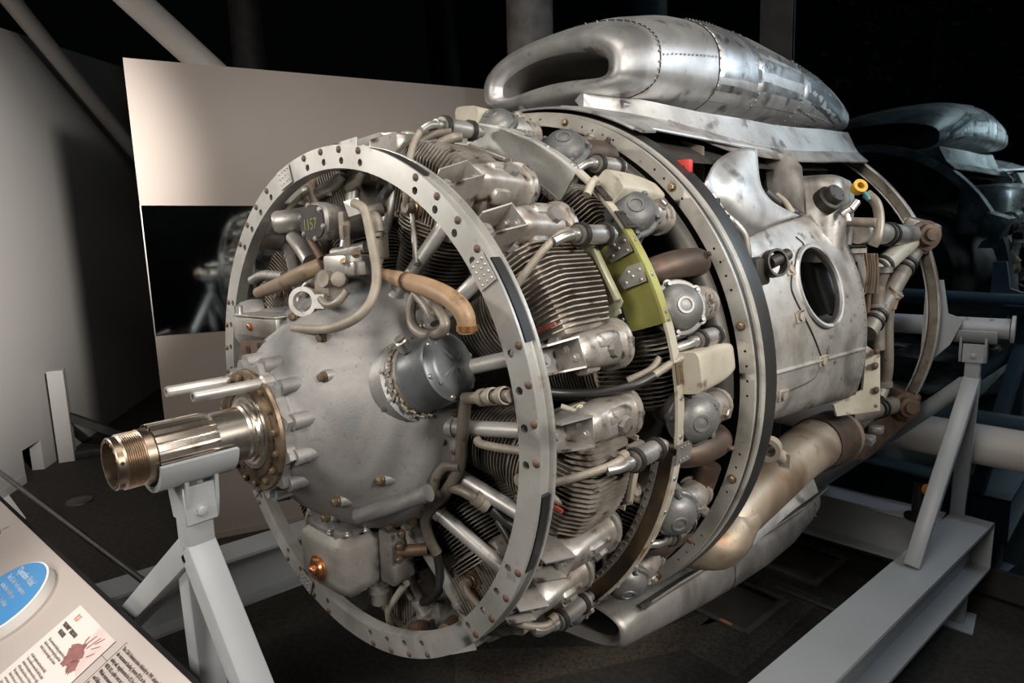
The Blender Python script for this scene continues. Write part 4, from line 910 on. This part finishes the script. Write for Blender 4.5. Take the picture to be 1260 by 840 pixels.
# cowl panel with round hole
b = MB(); hc, hth, hr_ = 1.318, 17.7, .127; rr_ = .46+.175*hc
x0_, x1_ = .74, 1.60
def xr(th): return x1_+.0*(th) - .00009*max(0, th-20)**2*3
n = 48; H = []; 
def onp(dx, da): return pc(hc+dx, hth+math.degrees(da/rr_))
H = [(hr_*math.cos(2*math.pi*i/n), hr_*1.06*math.sin(2*math.pi*i/n)) for i in range(n)]
k_ = .19/6
Sq = [(.19, k_*i) for i in range(6)]+[(.19-k_*i, .19) for i in range(12)]+[(-.19, .19-k_*i) for i in range(12)]+[(-.19+k_*i, -.19) for i in range(12)]+[(.19, -.19+k_*i) for i in range(6)]
b.loft([[onp(*p)*1 for p in H], [onp(p[0]*1.08, p[1]*1.08) for p in H]]+[[onp(p[0]*1.08*(1-t)+q[0]*t, p[1]*1.08*(1-t)+q[1]*t) for p, q in zip(H, Sq)] for t in (.2, .4, .6, .8, 1)], caps=False)
b.loft([[onp(*p) for p in H], [onp(*p)*1-pt(0, .018, hth) for p in H]], caps=False)
th_lo, th_hi = -14.8, 37; s0, s1 = hth-math.degrees(.19/rr_), hth+math.degrees(.19/rr_)
def patch(xa, xb, ta, tb, nx=8, nt=10, fx=None):
    vs = []; fs = []
    for i in range(nx+1):
        for j in range(nt+1):
            x = xa+(xb-xa)*i/nx; t = ta+(tb-ta)*j/nt; vs.append(pc(x, t))
    for i in range(nx):
        for j in range(nt): k = i*(nt+1)+j; fs.append((k, k+1, k+nt+2, k+nt+1))
    b.add(vs, fs)
for xa, xb, nx in ((x0_, hc-.19, 8), (hc-.19, hc+.19, 12), (hc+.19, x1_, 4)):
    for ta, tb, nt in ((th_lo, s0, 6), (s0, s1, 12), (s1, th_hi, 4)):
        if not (nx == 12 and nt == 12): patch(xa, xb, ta, tb, nx, nt)
cp = part('cowl_panel', b, alu, EN, 'bare aluminium cowl panel with round opening', 40); sm = cp.modifiers.new('thickness', 'SOLIDIFY'); sm.thickness = .004; sm.offset = 0
b = MB(); b.lathe([(-.002, .122), (.006, .124), (.007, .133), (.0, .137)], 48, fr(pc(hc, hth), pt(-.175, 1, hth), (1, 0, 0))); part('hole_rim', b, alub, cp)
b = MB(); b.tube([pc(x, -1.5, .004) for x in (.8, 1.0, 1.2, 1.4, 1.58)], .006, 8, 3); part('panel_bead', b, alu, cp, 'raised bead across the panel')
b = MB(); 
for t in range(-14, 37, 2): b.rev(pc(1.585, t), pt(0, 1, t), [(0, .005), (.002, .004), (.0025, .0001)], 8)
for i in range(14): b.rev(pc(.86+i*.052, -13.6), pt(0, 1, -13), [(0, .004), (.002, .003), (.0025, .0001)], 8)
part('rivet_row', b, rust, cp, kind='stuff')
for u, v in ((938, 322), (971, 332), (983, 390), (1011, 444), (962, 486)):
    lo, hi = .9, 1.6
    for _ in range(40):
        mid = (lo+hi)/2; q = AX(u, v, mid); lo, hi = (mid, hi) if math.hypot(q.y, q.z) > .46+.175*mid else (lo, mid)
    q = AX(u, v, lo); t = polar(q)[2]; b = MB(fr(q, pt(-.175, 1, t), (1, 0, 0)))
    b.box((0, 0, .003), (.05, .036, .006), bev=.002, seg=1); b.rev((0, 0, .005), (0, 0, 1), [(0, .014), (.007, .013), (.008, .008), (.008, .0001)], 14); b.tube([(-.02, .012, .006), (-.005, .022, .02), (.015, .014, .007)], .0022, 6)
    part('cowl_fastener', b, hose, cp, 'dark quarter turn fastener')
def oncowl(u, v):
    lo, hi = .75, 1.65
    for _ in range(40):
        mid = (lo+hi)/2; q = AX(u, v, mid); lo, hi = (mid, hi) if math.hypot(q.y, q.z) > .46+.175*mid else (lo, mid)
    q = AX(u, v, lo); return q+pt(0, .004, polar(q)[2])
for W in (((978, 292), (988, 304), (976, 328), (972, 350), (976, 366), (988, 390), (1000, 415), (1010, 442)), ((1012, 446), (1000, 465), (975, 478), (958, 484), (950, 498))):
    tubepart('safety_wire', [oncowl(*q) for q in W], .0022, black, cp, 6)
# dark links from the seal band to the panel
b = MB(); q = AX(928, 334, .80); b.box(q, (.10, .05, .07), bev=.008); b.lathe([(-.012, .030), (-.012, .036), (.012, .036), (.012, .030)], 20, fr(q+V((.03, -.04, .02)), (-.4, -.9, .2)), closed=True); b.cyl(q+V((.02, -.03, .02)), q+V((.09, -.05, .04)), .016); part('hinge_latch', b, dark, EN, 'dark wire latch')
# inside of the bay
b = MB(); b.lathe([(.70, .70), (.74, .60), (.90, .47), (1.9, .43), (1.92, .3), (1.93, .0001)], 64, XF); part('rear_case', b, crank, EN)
tubepart('bay_pipe', [X(1000, 310, 1.62), X(1008, 345, 1.62), X(1022, 385, 1.62)], .052, distm, seg=20); tubepart('bay_pipe', [X(1028, 325, 1.66), X(1027, 388, 1.66)], .02, hose)
b = MB(); b.lathe([(-.02, .02), (-.02, .033), (.02, .033), (.02, .02)], 18, fr(X(1028, 361, 1.66), (0, 0, 1)), closed=True); part('pipe_coupling', b, dark, EN)
b = MB(); b.lathe([(.70, .715), (.74, .715), (1.0, .728), (1.5, .75), (2.0, .79), (2.02, .60)], 40, XF, -140, -52); part('gap_blocker', b, crank, EN, 'dark sheet added to block the gap under the scoop')  # added dark sheet, hides the window seen through the gap
# curved duct fairing (trough)
rows = [[(868, 226, .80), (880, 200, .92), (900, 186, 1.02), (918, 181, 1.10), (932, 183, 1.16)],
        [(872, 238, .82), (886, 216, .90), (903, 204, .98), (920, 200, 1.06), (933, 202, 1.13)],
        [(880, 255, .87), (893, 236, .89), (908, 227, .95), (924, 224, 1.03), (937, 228, 1.10)],
        [(893, 275, .94), (905, 259, .93), (920, 250, .98), (935, 246, 1.06), (949, 246, 1.13)],
        [(908, 287, 1.0), (920, 274, .99), (936, 266, 1.05), (951, 260, 1.13), (966, 257, 1.22)],
        [(922, 292, 1.05), (938, 283, 1.07), (954, 276, 1.14), (969, 270, 1.22), (984, 265, 1.33)]]
def cat(a, b_, c, d, t): return .5*((2*b_)+(c-a)*t+(2*a-5*b_+4*c-d)*t*t+(3*b_-a-3*c+d)*t**3)
def smooth(rows, k=4):
    G = [[X(*q) for q in r] for r in rows]
    def row(P):
        Q = []
        for i in range(len(P)-1):
            p0 = P[i-1] if i else 2*P[0]-P[1]; p3 = P[i+2] if i+2 < len(P) else 2*P[-1]-P[-2]
            Q += [cat(p0, P[i], P[i+1], p3, j/k) for j in range(k)]
        return Q+[P[-1]]
    G = [row(r) for r in G]; C_ = [row(list(c)) for c in zip(*G)]; return [list(r) for r in zip(*C_)]
G = smooth(rows); b = MB(); b.loft(G, caps=False, ring=False); tr_ = part('duct_fairing', b, alub, EN, 'bright curved duct fairing', 60); sm = tr_.modifiers.new('thickness', 'SOLIDIFY'); sm.thickness = .006; sm.offset = -1
edge = [r[-1] for r in G]; b = MB(); b.loft([[p, p+V((.055, .02, .004)), p+V((.06, .04, -.01)), p+V((.0, .012, -.006))] for p in edge]); part('fairing_lip', b, alu, tr_)
edge = [r[0] for r in G]; b = MB(); b.tube([p+V((-.006, .004, 0)) for p in edge], .005, 8, 1); part('fairing_bead', b, alu, tr_)
tubepart('drain_pipe', [X(874, 240, .78), X(888, 262, .80), X(905, 277, .84), X(915, 290, .86), X(919, 310, .87), X(920, 330, .88)], .012, alu)
b = MB(); 
for u, v in ((878, 250), (884, 262), (890, 270)): b.box(X(u, v, .76), (.02, .03, .025), bev=.004)
pieces('fairing_hook', b, dark, EN)
b = MB(); q = X(838, 206, .70); b.box(q, (.02, .055, .035), bev=.003); rt_ = part('red_tag', b, red, EN, 'red plastic tag'); b = MB()
for d in (-.012, .010): b.rev(q+V((-.0105, d, 0)), (-1, 0, 0), [(0, .003), (.0008, .003), (.0009, .0001)], 8)
pieces('tag_hole', b, dark, rt_)
b = MB(); b.plate([X(940, 190, 1.45), X(972, 188, 1.45), X(986, 205, 1.45), X(990, 262, 1.45), X(945, 240, 1.45)], (1, 0, 0), .008); part('bay_bulkhead', b, alu, EN)
b = MB(); b.plate([X(836, 172, 1.0), X(866, 180, 1.0), X(866, 222, 1.0), X(850, 225, 1.0)], (1, .3, 0), .008); part('bay_side_plate', b, hose, EN)
tubepart('bay_line', [X(940, 236, 1.25), X(958, 250, 1.3), X(978, 262, 1.35)], .016, dark); tubepart('bay_line', [X(955, 240, 1.3), X(965, 248, 1.3), X(975, 262, 1.3)], .010, hose)
# oil tank with filler
tc = X(1022, 262, 1.60)
b = MB(); TT = fr(tc+V((.02, .10, -.005)), (0, 0, 1), (1, .05, 0)); k = lambda f, g_: [(p*f, q*g_) for p, q in rrect(.30, .31, 7, 4.5)]
b.loft([[V((p, q, z)) for p, q in k(f, f)] for z, f in ((-.16, 1), (.04, 1), (.085, .98), (.115, .90), (.13, .74), (.134, .4))], T=TT); tk = part('oil_tank', b, alu, EN, 'dull aluminium oil tank', 50)
b = MB(TT); b.loft([[V((-.152+dx, q, z)) for q, z in ((.10, -.15), (.125, -.15), (.125, .08), (.10, .09))] for dx in (-.008, .0)]); part('tank_band', b, rust, tk)
fc = X(1022, 243, 1.47); b = MB(fr(fc, (-.35, -.75, .5))); b.lathe([(-.03, .044), (.0, .044), (.004, .040), (.005, .033), (.026, .032), (.029, .030), (.029, .0001)], 28)
for a in range(3): t = 2.1*a; b.rev((.022*math.cos(t), .022*math.sin(t), .029), (0, 0, 1), [(0, .004), (.002, .003), (.0025, .0001)], 8)
part('filler_cap', b, dark, tk, 'dark filler cap')
q = X(1046, 258, 1.50); b = MB(); b.cyl(X(1036, 265, 1.49), q, .016); b.cyl(q, X(1054, 248, 1.52), .014); b.cyl(X(1040, 258, 1.49), X(1044, 272, 1.49), .010); part('sender_elbow', b, bright, tk)
b = MB(); q = X(1056, 231, 1.6); b.lathe([(-.012, .010), (-.012, .022), (.016, .024), (.016, .012)], 18, fr(q, (-.6, -.6, .4)), closed=True); part('connector_cap', b, yellow, tk, 'yellow connector cap')
tubepart('sender_cable', [X(1060, 233, 1.6), X(1066, 240, 1.6), X(1069, 246, 1.6)], .007, teal, tk); tubepart('sender_cable', [X(1066, 238, 1.62), X(1078, 250, 1.62), X(1082, 270, 1.62), X(1080, 290, 1.6), X(1074, 302, 1.6)], .016, pipe, tk)
tubepart('tank_line', [X(1030, 271, 1.6), X(1050, 273, 1.6), X(1078, 274, 1.6)], .016, hose); tubepart('tank_strap', [X(1004, 300, 1.58), X(1030, 303, 1.6), X(1066, 303, 1.62)], .006, dark, tk)
b = MB(); b.plate([X(1044, 312, 1.65), X(1062, 312, 1.65), X(1068, 352, 1.65), X(1058, 356, 1.65), X(1055, 322, 1.65), X(1047, 322, 1.65)], (1, 0, 0), .01); b.plate([X(1038, 305, 1.62), X(1066, 304, 1.62), X(1066, 311, 1.62), X(1038, 312, 1.62)], (1, 0, 0), .01); pieces('tank_bracket', b, alu, EN)
for k in range(5): tubepart('tank_drain', [X(1066+k*3.2, 312, 1.62), X(1068+k*3, 335, 1.64), X(1064+k*3.6, 360, 1.66)], .004, (tanh, pipe, alu)[k % 3], EN, 6)
# engine mount: rear ring, lugs and tubes
DX, DR = 2.298, .867
b = MB(); b.lathe([(DX-.034, DR), (DX+.010, DR), (DX+.010, DR-.046), (DX-.034, DR-.046), (DX-.034, DR-.040), (DX, DR-.040), (DX, DR-.006), (DX-.034, DR-.006)], 144, XF, closed=True)
dr_ = part('mount_ring', b, alu, EN, 'channel section rear mount ring', 30)
b = MB(); b.lathe([(DX-.0015, DR-.0395), (DX-.0015, DR-.0065), (DX-.0035, DR-.0065), (DX-.0035, DR-.0395)], 144, XF, closed=True); part('ring_channel', b, pipe, dr_)
L1, L2 = X(1128, 290, 2.25), X(1104, 497, 2.25)
def lug(c, d):
    b = MB(); b.box(c+V((.03, 0, 0)), (.10, .13, .13), R=M.Rotation(rad(20), 3, 'X'), bev=.02); o = part('mount_lug', b, alu if d else rust, EN)
    b = MB(); b.rev(c+V((-.02, -.03, 0)), (-.75, -.65, .1), [(0, .06), (.012, .06), (.014, .044), (.04, .042), (.042, .026), (.052, .024), (.052, .0001)], 24); part('lug_bolt', b, rust, o, 'brown lug bolt'); return o
lug(L1, 1); lug(L2, 0)
lug(V((L1.x, -L1.y, L1.z)), 1); lug(V((L2.x, -L2.y, L2.z)), 0)
def mtube(p, q, r, m_, bands=(), name='mount_tube', lab=None):
    t = tubepart(name, [p, q], r, m_, EN, 22, lab); d = (q-p)
    for f in bands:
        b = MB(); T = fr(p+d*f, d)
        for o_ in (-.02, .02): b.lathe([(-.008, r), (-.008, r+.006), (.008, r+.006), (.008, r)], 22, T @ M.Translation((0, 0, o_)), closed=True)
        pieces('tube_band', b, dark, t)
    return t
mtube(L1+V((0, 0, .0)), X(1056, 286, 1.72), .040, alu, (.55,)); mtube(L1, X(1040, 366, 1.70), .037, cream, (.55,)); mtube(L1+V((0, 0, -.05)), X(1066, 410, 1.74), .034, pipe, (.25, .85))
b = MB(); T = fr(L1*.25+X(1040, 366, 1.70)*.75, X(1040, 366, 1.70)-L1); b.lathe([(-.02, .038), (-.02, .040), (.02, .040), (.02, .038)], 22, T, closed=True); part('tube_mark', b, copper, EN)
mtube(L2, X(1040, 512, 1.75), .036, pipe, (.4,)); mtube(V((L1.x, -L1.y, L1.z)), V((1.7, -.5*-1, .3)), .038, alu)
b = MB(); b.plate([X(1113, 268, 2.28), X(1122, 268, 2.28), X(1124, 282, 2.28), X(1112, 281, 2.28)], (1, 0, 0), .01); part('ring_tab', b, alu, EN)
b = MB(); b.plate([X(1112, 315, 2.3), X(1140, 300, 2.3), X(1146, 326, 2.3), X(1106, 325, 2.3)], (1, 0, 0), .01); part('lug_web', b, alu, EN)
for a, r_, m_ in (([(1078, 345, 1.85), (1077, 380, 1.85), (1078, 430, 1.85)], .03, pipe), ([(1092, 375, 1.95), (1090, 400, 1.95), (1090, 450, 1.95), (1086, 475, 1.95), (1080, 490, 1.9)], .026, pipe), ([(1104, 358, 1.95), (1096, 366, 1.95), (1092, 378, 1.95)], .03, tanh), ([(1084, 335, 1.85), (1078, 350, 1.85)], .03, pipe), ([(1070, 330, 1.8), (1068, 360, 1.8), (1066, 385, 1.8)], .012, rust)):
    t = tubepart('fluid_line', [X(*q) for q in a], r_, m_, EN, 18); collar(t, X(*a[-2]), V((0, 0, 1)), r_+.008, .02, alu)
b = MB(); b.plate([X(1066, 425, 1.72), X(1083, 436, 1.72), X(1083, 505, 1.72), X(1030, 512, 1.55), X(1026, 498, 1.5), X(1062, 480, 1.68)], (.3, .9, .1), .008); cpl = part('cream_panel', b, cream, EN, 'flat cream panel behind the cowl panel'); b = MB()
for u, v in ((1077, 450), (1078, 480), (1076, 500), (1079, 432)): b.bolt(X(u, v, 1.71), (-.5, -.8, 0), .010, .006)
pieces('panel_bolt', b, rust, cpl)
b = MB(); b.plate([X(1050, 535, 1.9), X(1098, 498, 2.2), X(1122, 512, 2.26), X(1068, 560, 2.05), X(1045, 560, 1.9)], (0, .3, -1), .02); mb2 = part('lower_mount_plate', b, rust, EN); b = MB(); b.box(X(1062, 540, 1.92), (.07, .08, .03), bev=.005); b.box(X(1078, 528, 2.0), (.05, .05, .03), bev=.005); pieces('mount_clip', b, alu, mb2)
# exhaust stack
es = tubepart('exhaust_stack', [V((.78, -.52, -.47)), V((.90, -.558, -.448)), V((1.05, -.566, -.430)), V((1.2, -.575, -.41)), V((1.4, -.589, -.388)), V((1.6, -.613, -.379)), V((1.75, -.640, -.390))], [.06, .068, .076, .082, .086, .090, .092], exl, label='tan heat stained exhaust stack', seg=30)
b = MB(); T = fr(V((1.64, -.62, -.381)), V((1, -.17, -.04))); b.lathe([(-.08, .091), (-.08, .095), (.07, .098), (.07, .091)], 30, T, closed=True); part('exhaust_strap', b, exh, es, 'dark banded exhaust strap')
b = MB(); b.tube([pt(.66, .60, -52), pt(.74, .665, -47), X(880, 670, .80), X(902, 652, .88), X(925, 634, .95)], [.05, .06, .068, .066, .035], 24, 6); part('exhaust_bulb', b, exl, es)
b = MB(); b.plate([X(880, 692, .95), X(925, 668, 1.05), X(975, 624, 1.3), X(1005, 603, 1.5), X(1000, 588, 1.5), X(970, 606, 1.3), X(920, 648, 1.05)], (.1, -.6, -.7), .008); part('heat_shield', b, alub, es)
b = MB(); q = X(952, 555, .95); b.cyl(q, X(964, 564, .98), .020); b.lathe([(-.02, .02), (-.02, .033), (.02, .033), (.02, .02)], 18, fr(X(946, 552, .92), (1, .2, 0)), closed=True); b.box(X(966, 566, .97), (.012, .03, .04)); part('drain_cock', b, hose, EN)
# ================================================================ SCOOPS
def sup(x, w_, zb, zt, e=2.6, n=48, e2=None, zsh=0.0):
    """closed arch-like section: super-ellipse of half width w_, bottom zb, top zt"""
    zc = (zb+zt)/2; h = (zt-zb)/2; L = []
    for i in range(n):
        t = 2*math.pi*i/n; c, s = math.cos(t), math.sin(t); ee = e if s >= 0 else (e2 or e)
        y = math.copysign(abs(c)**(2/ee), c)*w_; z = zc+math.copysign(abs(s)**(2/ee), s)*h
        L.append(V((x, -y, z - zsh*(y/w_)**2)))
    return L
TS = [(.815, .205, .842, .922, 3.2), (.792, .215, .832, .930, 3.1), (.780, .228, .823, .940, 3.0), (.776, .244, .813, .951, 3.0), (.784, .260, .803, .963, 3.0), (.80, .272, .797, .974, 3.0), (.83, .282, .792, .989, 2.9), (.90, .300, .786, 1.020, 2.8), (1.0, .318, .775, 1.058, 2.7), (1.15, .345, .755, 1.098, 2.6), (1.35, .380, .75, 1.125, 2.5), (1.55, .412, .75, 1.128, 2.5), (1.75, .440, .76, 1.112, 2.5), (1.95, .462, .775, 1.085, 2.7), (2.12, .474, .785, 1.045, 2.9), (2.25, .478, .795, 1.0, 3.0), (2.30, .478, .80, .975, 3.0)]
b = MB(); b.loft([sup(x, w_, zb, zt, e, zsh=.03) for x, w_, zb, zt, e in TS], caps=False)
sc = part('air_scoop', b, alub, EN, 'polished aluminium ram air scoop on top', 60)
b = MB(); b.loft([sup(x, w_, zb, zt, e, zsh=.03) for x, w_, zb, zt, e in ((.815, .205, .842, .922, 3.2), (.86, .205, .838, .922, 3.1), (1.0, .23, .83, .925, 3), (1.5, .30, .82, .95, 3))], caps=False); b.loft([sup(1.5, .30, .82, .95, 3), [V((1.5, 0, .88))]*48], caps=False)
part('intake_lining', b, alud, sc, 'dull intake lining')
# saddle skirt under the scoop
def sad(x, r, half): return [pt(x, r, a) for a in [90-half+2*half*i/24 for i in range(25)]]
b = MB(); b.loft([sad(.66, .742, 30), sad(.74, .756, 31), sad(.9, .765, 32.5), sad(1.2, .778, 34), sad(1.6, .80, 35.5), sad(2.0, .83, 36), sad(2.29, .862, 35)], caps=False, ring=False)
sk = part('saddle_skirt', b, alub, sc, 'riveted saddle skirt', 60); sm = sk.modifiers.new('thickness', 'SOLIDIFY'); sm.thickness = .006; sm.offset = 0
b = MB()
for s in (-1, 1):
    W = []
    FS = (.50, .55, .64, .78, .93, 1)
    for i, (x, w_, zb, zt, e) in enumerate(TS[5:]):
        w_ *= FS[min(i, 5)]; f = min(1, .08+.19*i); W.append([V((x, -s*w_*(.9+.1*f), zb+.005)), V((x, -s*(w_*(.9+.1*f)+.006*f), zb-.01*f)), V((x, -s*(w_*(.9+.1*f)+.03*f), zb-.03-.03*f)), V((x, -s*(w_*(.9+.1*f)+.045*f), zb-.05-.035*f)), V((x, -s*(w_*(.9+.1*f)+.035*f-.004), zb-.05-.035*f)), V((x, -s*(w_*.9-.03), zb-.02))])
    b.loft(W)
pieces('skirt_fillet', b, alub, sc, None, 50)
b = MB(); b.loft([sup(x, w_, .74, zt, 3) for x, w_, zt in ((.90, .20, .79), (.95, .21, .79), (1.2, .22, .79))]); part('boundary_strut', b, alub, sc)
# patches and rivets on the near flank
def onsc(x, f):
    """point on the near flank at station x, f = 0 at the widest line, 1 at the top"""
    for i in range(len(TS)-1):
        if TS[i][0] <= x <= TS[i+1][0] and i > 3:
            k = (x-TS[i][0])/(TS[i+1][0]-TS[i][0]); w_, zb, zt, e = [TS[i][j]+(TS[i+1][j]-TS[i][j])*k for j in range(1, 5)]; break
    t = f*math.pi/2; c, s = math.cos(t), math.sin(t); zc = (zb+zt)/2
    y = abs(c)**(2/e)*w_; z = zc+math.copysign(abs(s)**(2/e), s)*(zt-zb)/2
    return V((x, -y, z-.03*(y/w_)**2))
def scpatch(name, x0, x1, f0, f1, m_, f0b=None, f1b=None):
    b = MB(); n, q = 8, 6; G = []
    for i in range(n+1):
        k = i/n; a0 = f0+((f0b if f0b is not None else f0)-f0)*k; a1 = f1+((f1b if f1b is not None else f1)-f1)*k
        row = []
        for j in range(q+1):
            p = onsc(x0+(x1-x0)*k, a0+(a1-a0)*j/q); row.append(p+V((0, -.8, .6))*.003)
        G.append(row)
    b.loft(G, caps=False, ring=False); o = part(name, b, m_, sc, None, 60); s_ = o.modifiers.new('thickness', 'SOLIDIFY'); s_.thickness = .003; return o
pat = mat('brushed_patch_aluminium', (.64, .645, .65), .40, .88, (.34, .34, .345), 8, bump=.10, bscale=26, stain=(.16, .155, .15), sth=.56)
pat2 = mat('dark_brushed_patch_aluminium', (.26, .275, .29), .42, .85, (.14, .145, .15), 8, bump=.08, bscale=26)
scpatch('skin_patch', 1.22, 1.47, -.35, .62, pat); scpatch('skin_patch', 1.45, 1.78, -.85, .28, pat); scpatch('louvre_plate', 1.78, 2.20, -.8, .36, pat2, -.8, .02)
rv = MB(); rv.rev((0, 0, 0), (0, -.8, .6), [(0, .0040), (.0010, .0034), (.0014, .0001)], 8)
def rivrow(pts, par=sc, m_=alub, name='rivet_row', r=1):
    b = MB()
    for p in pts: b.add([V(p)+q*r+V((0, -.8, .6))*.0032 for q in rv.v], rv.f)
    return part(name, b, m_, par, kind='stuff')
for x0, x1, fa, fb_ in ((1.22, 1.22, -.3, .6), (1.47, 1.47, -.3, .6), (1.22, 1.47, .6, .6), (1.78, 1.78, -.8, .34), (2.19, 2.19, -.78, .02), (1.79, 2.19, .34, .03), (1.48, 1.78, -.82, -.82), (1.8, 2.19, -.76, -.76), (1.48, 1.77, .26, .26), (.92, .92, -.5, .95), (.94, 1.2, .02, .05)):
    n = max(8, int(((x1-x0)**2+((fb_-fa)*.3)**2)**.5/.020)); rivrow([onsc(x0+(x1-x0)*i/n, fa+(fb_-fa)*i/n) for i in range(n+1)])
for k in range(7):
    f = -.66+.14*k; rivrow([onsc(1.83+.028*i, f) for i in range(12-max(0, k-2)*2)], r=.8)
b = MB(); b.tube([onsc(.925, -.9+1.9*i/30)+V((0, -.8, .6))*.001 for i in range(31)], .0022, 6, 1); part('skin_seam', b, dark, sc)
b = MB(); b.tube([onsc(1.215, -.9+1.5*i/30)+V((0, -.8, .6))*.001 for i in range(31)], .0018, 6, 1); part('skin_seam', b, dark, sc)
# skirt edge strip and near-side lower flange
b = MB(); W = [[V((x, -w_-.045+.0, zb-.085)), V((x, -w_-.085, zb-.125)), V((x, -w_-.083, zb-.13)), V((x, -w_-.043, zb-.09))] for x, w_, zb, zt, e in TS[7:]]; b.loft(W)
part('skirt_flange', b, alu, sc); 
rivrow([V((x, -(.30+.125*(x-.9))-.062 if x < 1.9 else -.525, .665+.02*(x-.9))) for x in [.95+.05*i for i in range(26)]], r=.9)
b = MB(); P = [pt(.66, .744, a) for a in range(58, 80, 3)]; b.loft([[p, p+V((.07, 0, 0))+pt(0, .008, 70), p+V((.07, 0, 0))+pt(0, .014, 70), p+pt(0, .006, 70)] for p in P]); part('skirt_joint', b, alub, sc)
# chin scoop
def chin(x, w_, zb, zt, e, zsh): return sup(x, w_, zb, zt, e, 48, None, zsh)
CS = [(.675, .325, -.820, -.722, 3.2, -.0), (.655, .337, -.832, -.712, 3.2, 0), (.648, .345, -.838, -.706, 3.2, 0), (.652, .352, -.846, -.70, 3.2, 0), (.67, .360, -.856, -.695, 3.2, 0), (.74, .368, -.872, -.69, 3.2, 0), (.9, .378, -.908, -.70, 3.2, 0), (1.1, .395, -.945, -.715, 3.2, 0), (1.35, .425, -.975, -.73, 3.2, 0), (1.6, .460, -.985, -.735, 3.2, 0), (1.8, .490, -.965, -.73, 3.2, 0), (1.95, .508, -.92, -.72, 3.2, 0), (2.04, .515, -.87, -.715, 3.2, 0)]
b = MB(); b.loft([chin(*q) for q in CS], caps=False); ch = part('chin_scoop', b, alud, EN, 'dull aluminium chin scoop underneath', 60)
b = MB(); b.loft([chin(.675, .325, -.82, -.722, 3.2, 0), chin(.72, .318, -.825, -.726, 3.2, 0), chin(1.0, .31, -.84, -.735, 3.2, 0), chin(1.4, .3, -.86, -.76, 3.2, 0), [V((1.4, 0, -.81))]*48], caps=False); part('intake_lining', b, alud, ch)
b = MB(); b.plate([(.72, -.10, -.722), (1.0, -.10, -.725), (1.0, -.10, -.845), (.72, -.10, -.835)], (0, 1, 0), .006); part('splitter_vane', b, alud, ch)
def onch(x, f):
    for i in range(4, len(CS)-1):
        if CS[i][0] <= x <= CS[i+1][0]:
            k = (x-CS[i][0])/(CS[i+1][0]-CS[i][0]); w_, zb, zt, e = [CS[i][j]+(CS[i+1][j]-CS[i][j])*k for j in range(1, 5)]; break
    t = f*math.pi/2; c, s = math.cos(t), math.sin(t)
    return V((x, -abs(c)**(2/e)*w_, (zb+zt)/2+math.copysign(abs(s)**(2/e), s)*(zt-zb)/2))
rivrow([onch(.76+.018*i, -.42)+V((0, -.002, -.002)) for i in range(60)], ch, alud); rivrow([onch(1.985, .6-.10*i)+V((0, -.002, 0)) for i in range(13)], ch, alud, r=1.6); rivrow([onch(1.70+.045*i, .42)+V((0, -.002, 0)) for i in range(7)], ch, alud, r=1.6)
b = MB(); b.tube([onch(.75+.025*i, -.48)+V((0, -.001, -.001)) for i in range(46)], .0022, 6, 1); part('skin_seam', b, dark, ch); b = MB(); b.tube([onch(1.32, .8-.06*i) for i in range(28)], .0022, 6, 1); part('skin_seam', b, dark, ch)
b = MB(); W = [[V((x, -w_-.004, zt-.035)), V((x, -w_-.03, zt-.0)), V((x, -w_-.028, zt+.006)), V((x, -w_+.01, zt-.02))] for x, w_, zb, zt, e, z_ in CS[5:]]; b.loft(W); part('scoop_flange', b, alu, ch)
b = MB(); b.box((.78, -.20, -.70), (.16, .05, .06), bev=.01); b.box((1.6, 0, -.72), (.5, .5, .10), bev=.02); pieces('scoop_hanger', b, dark, ch)
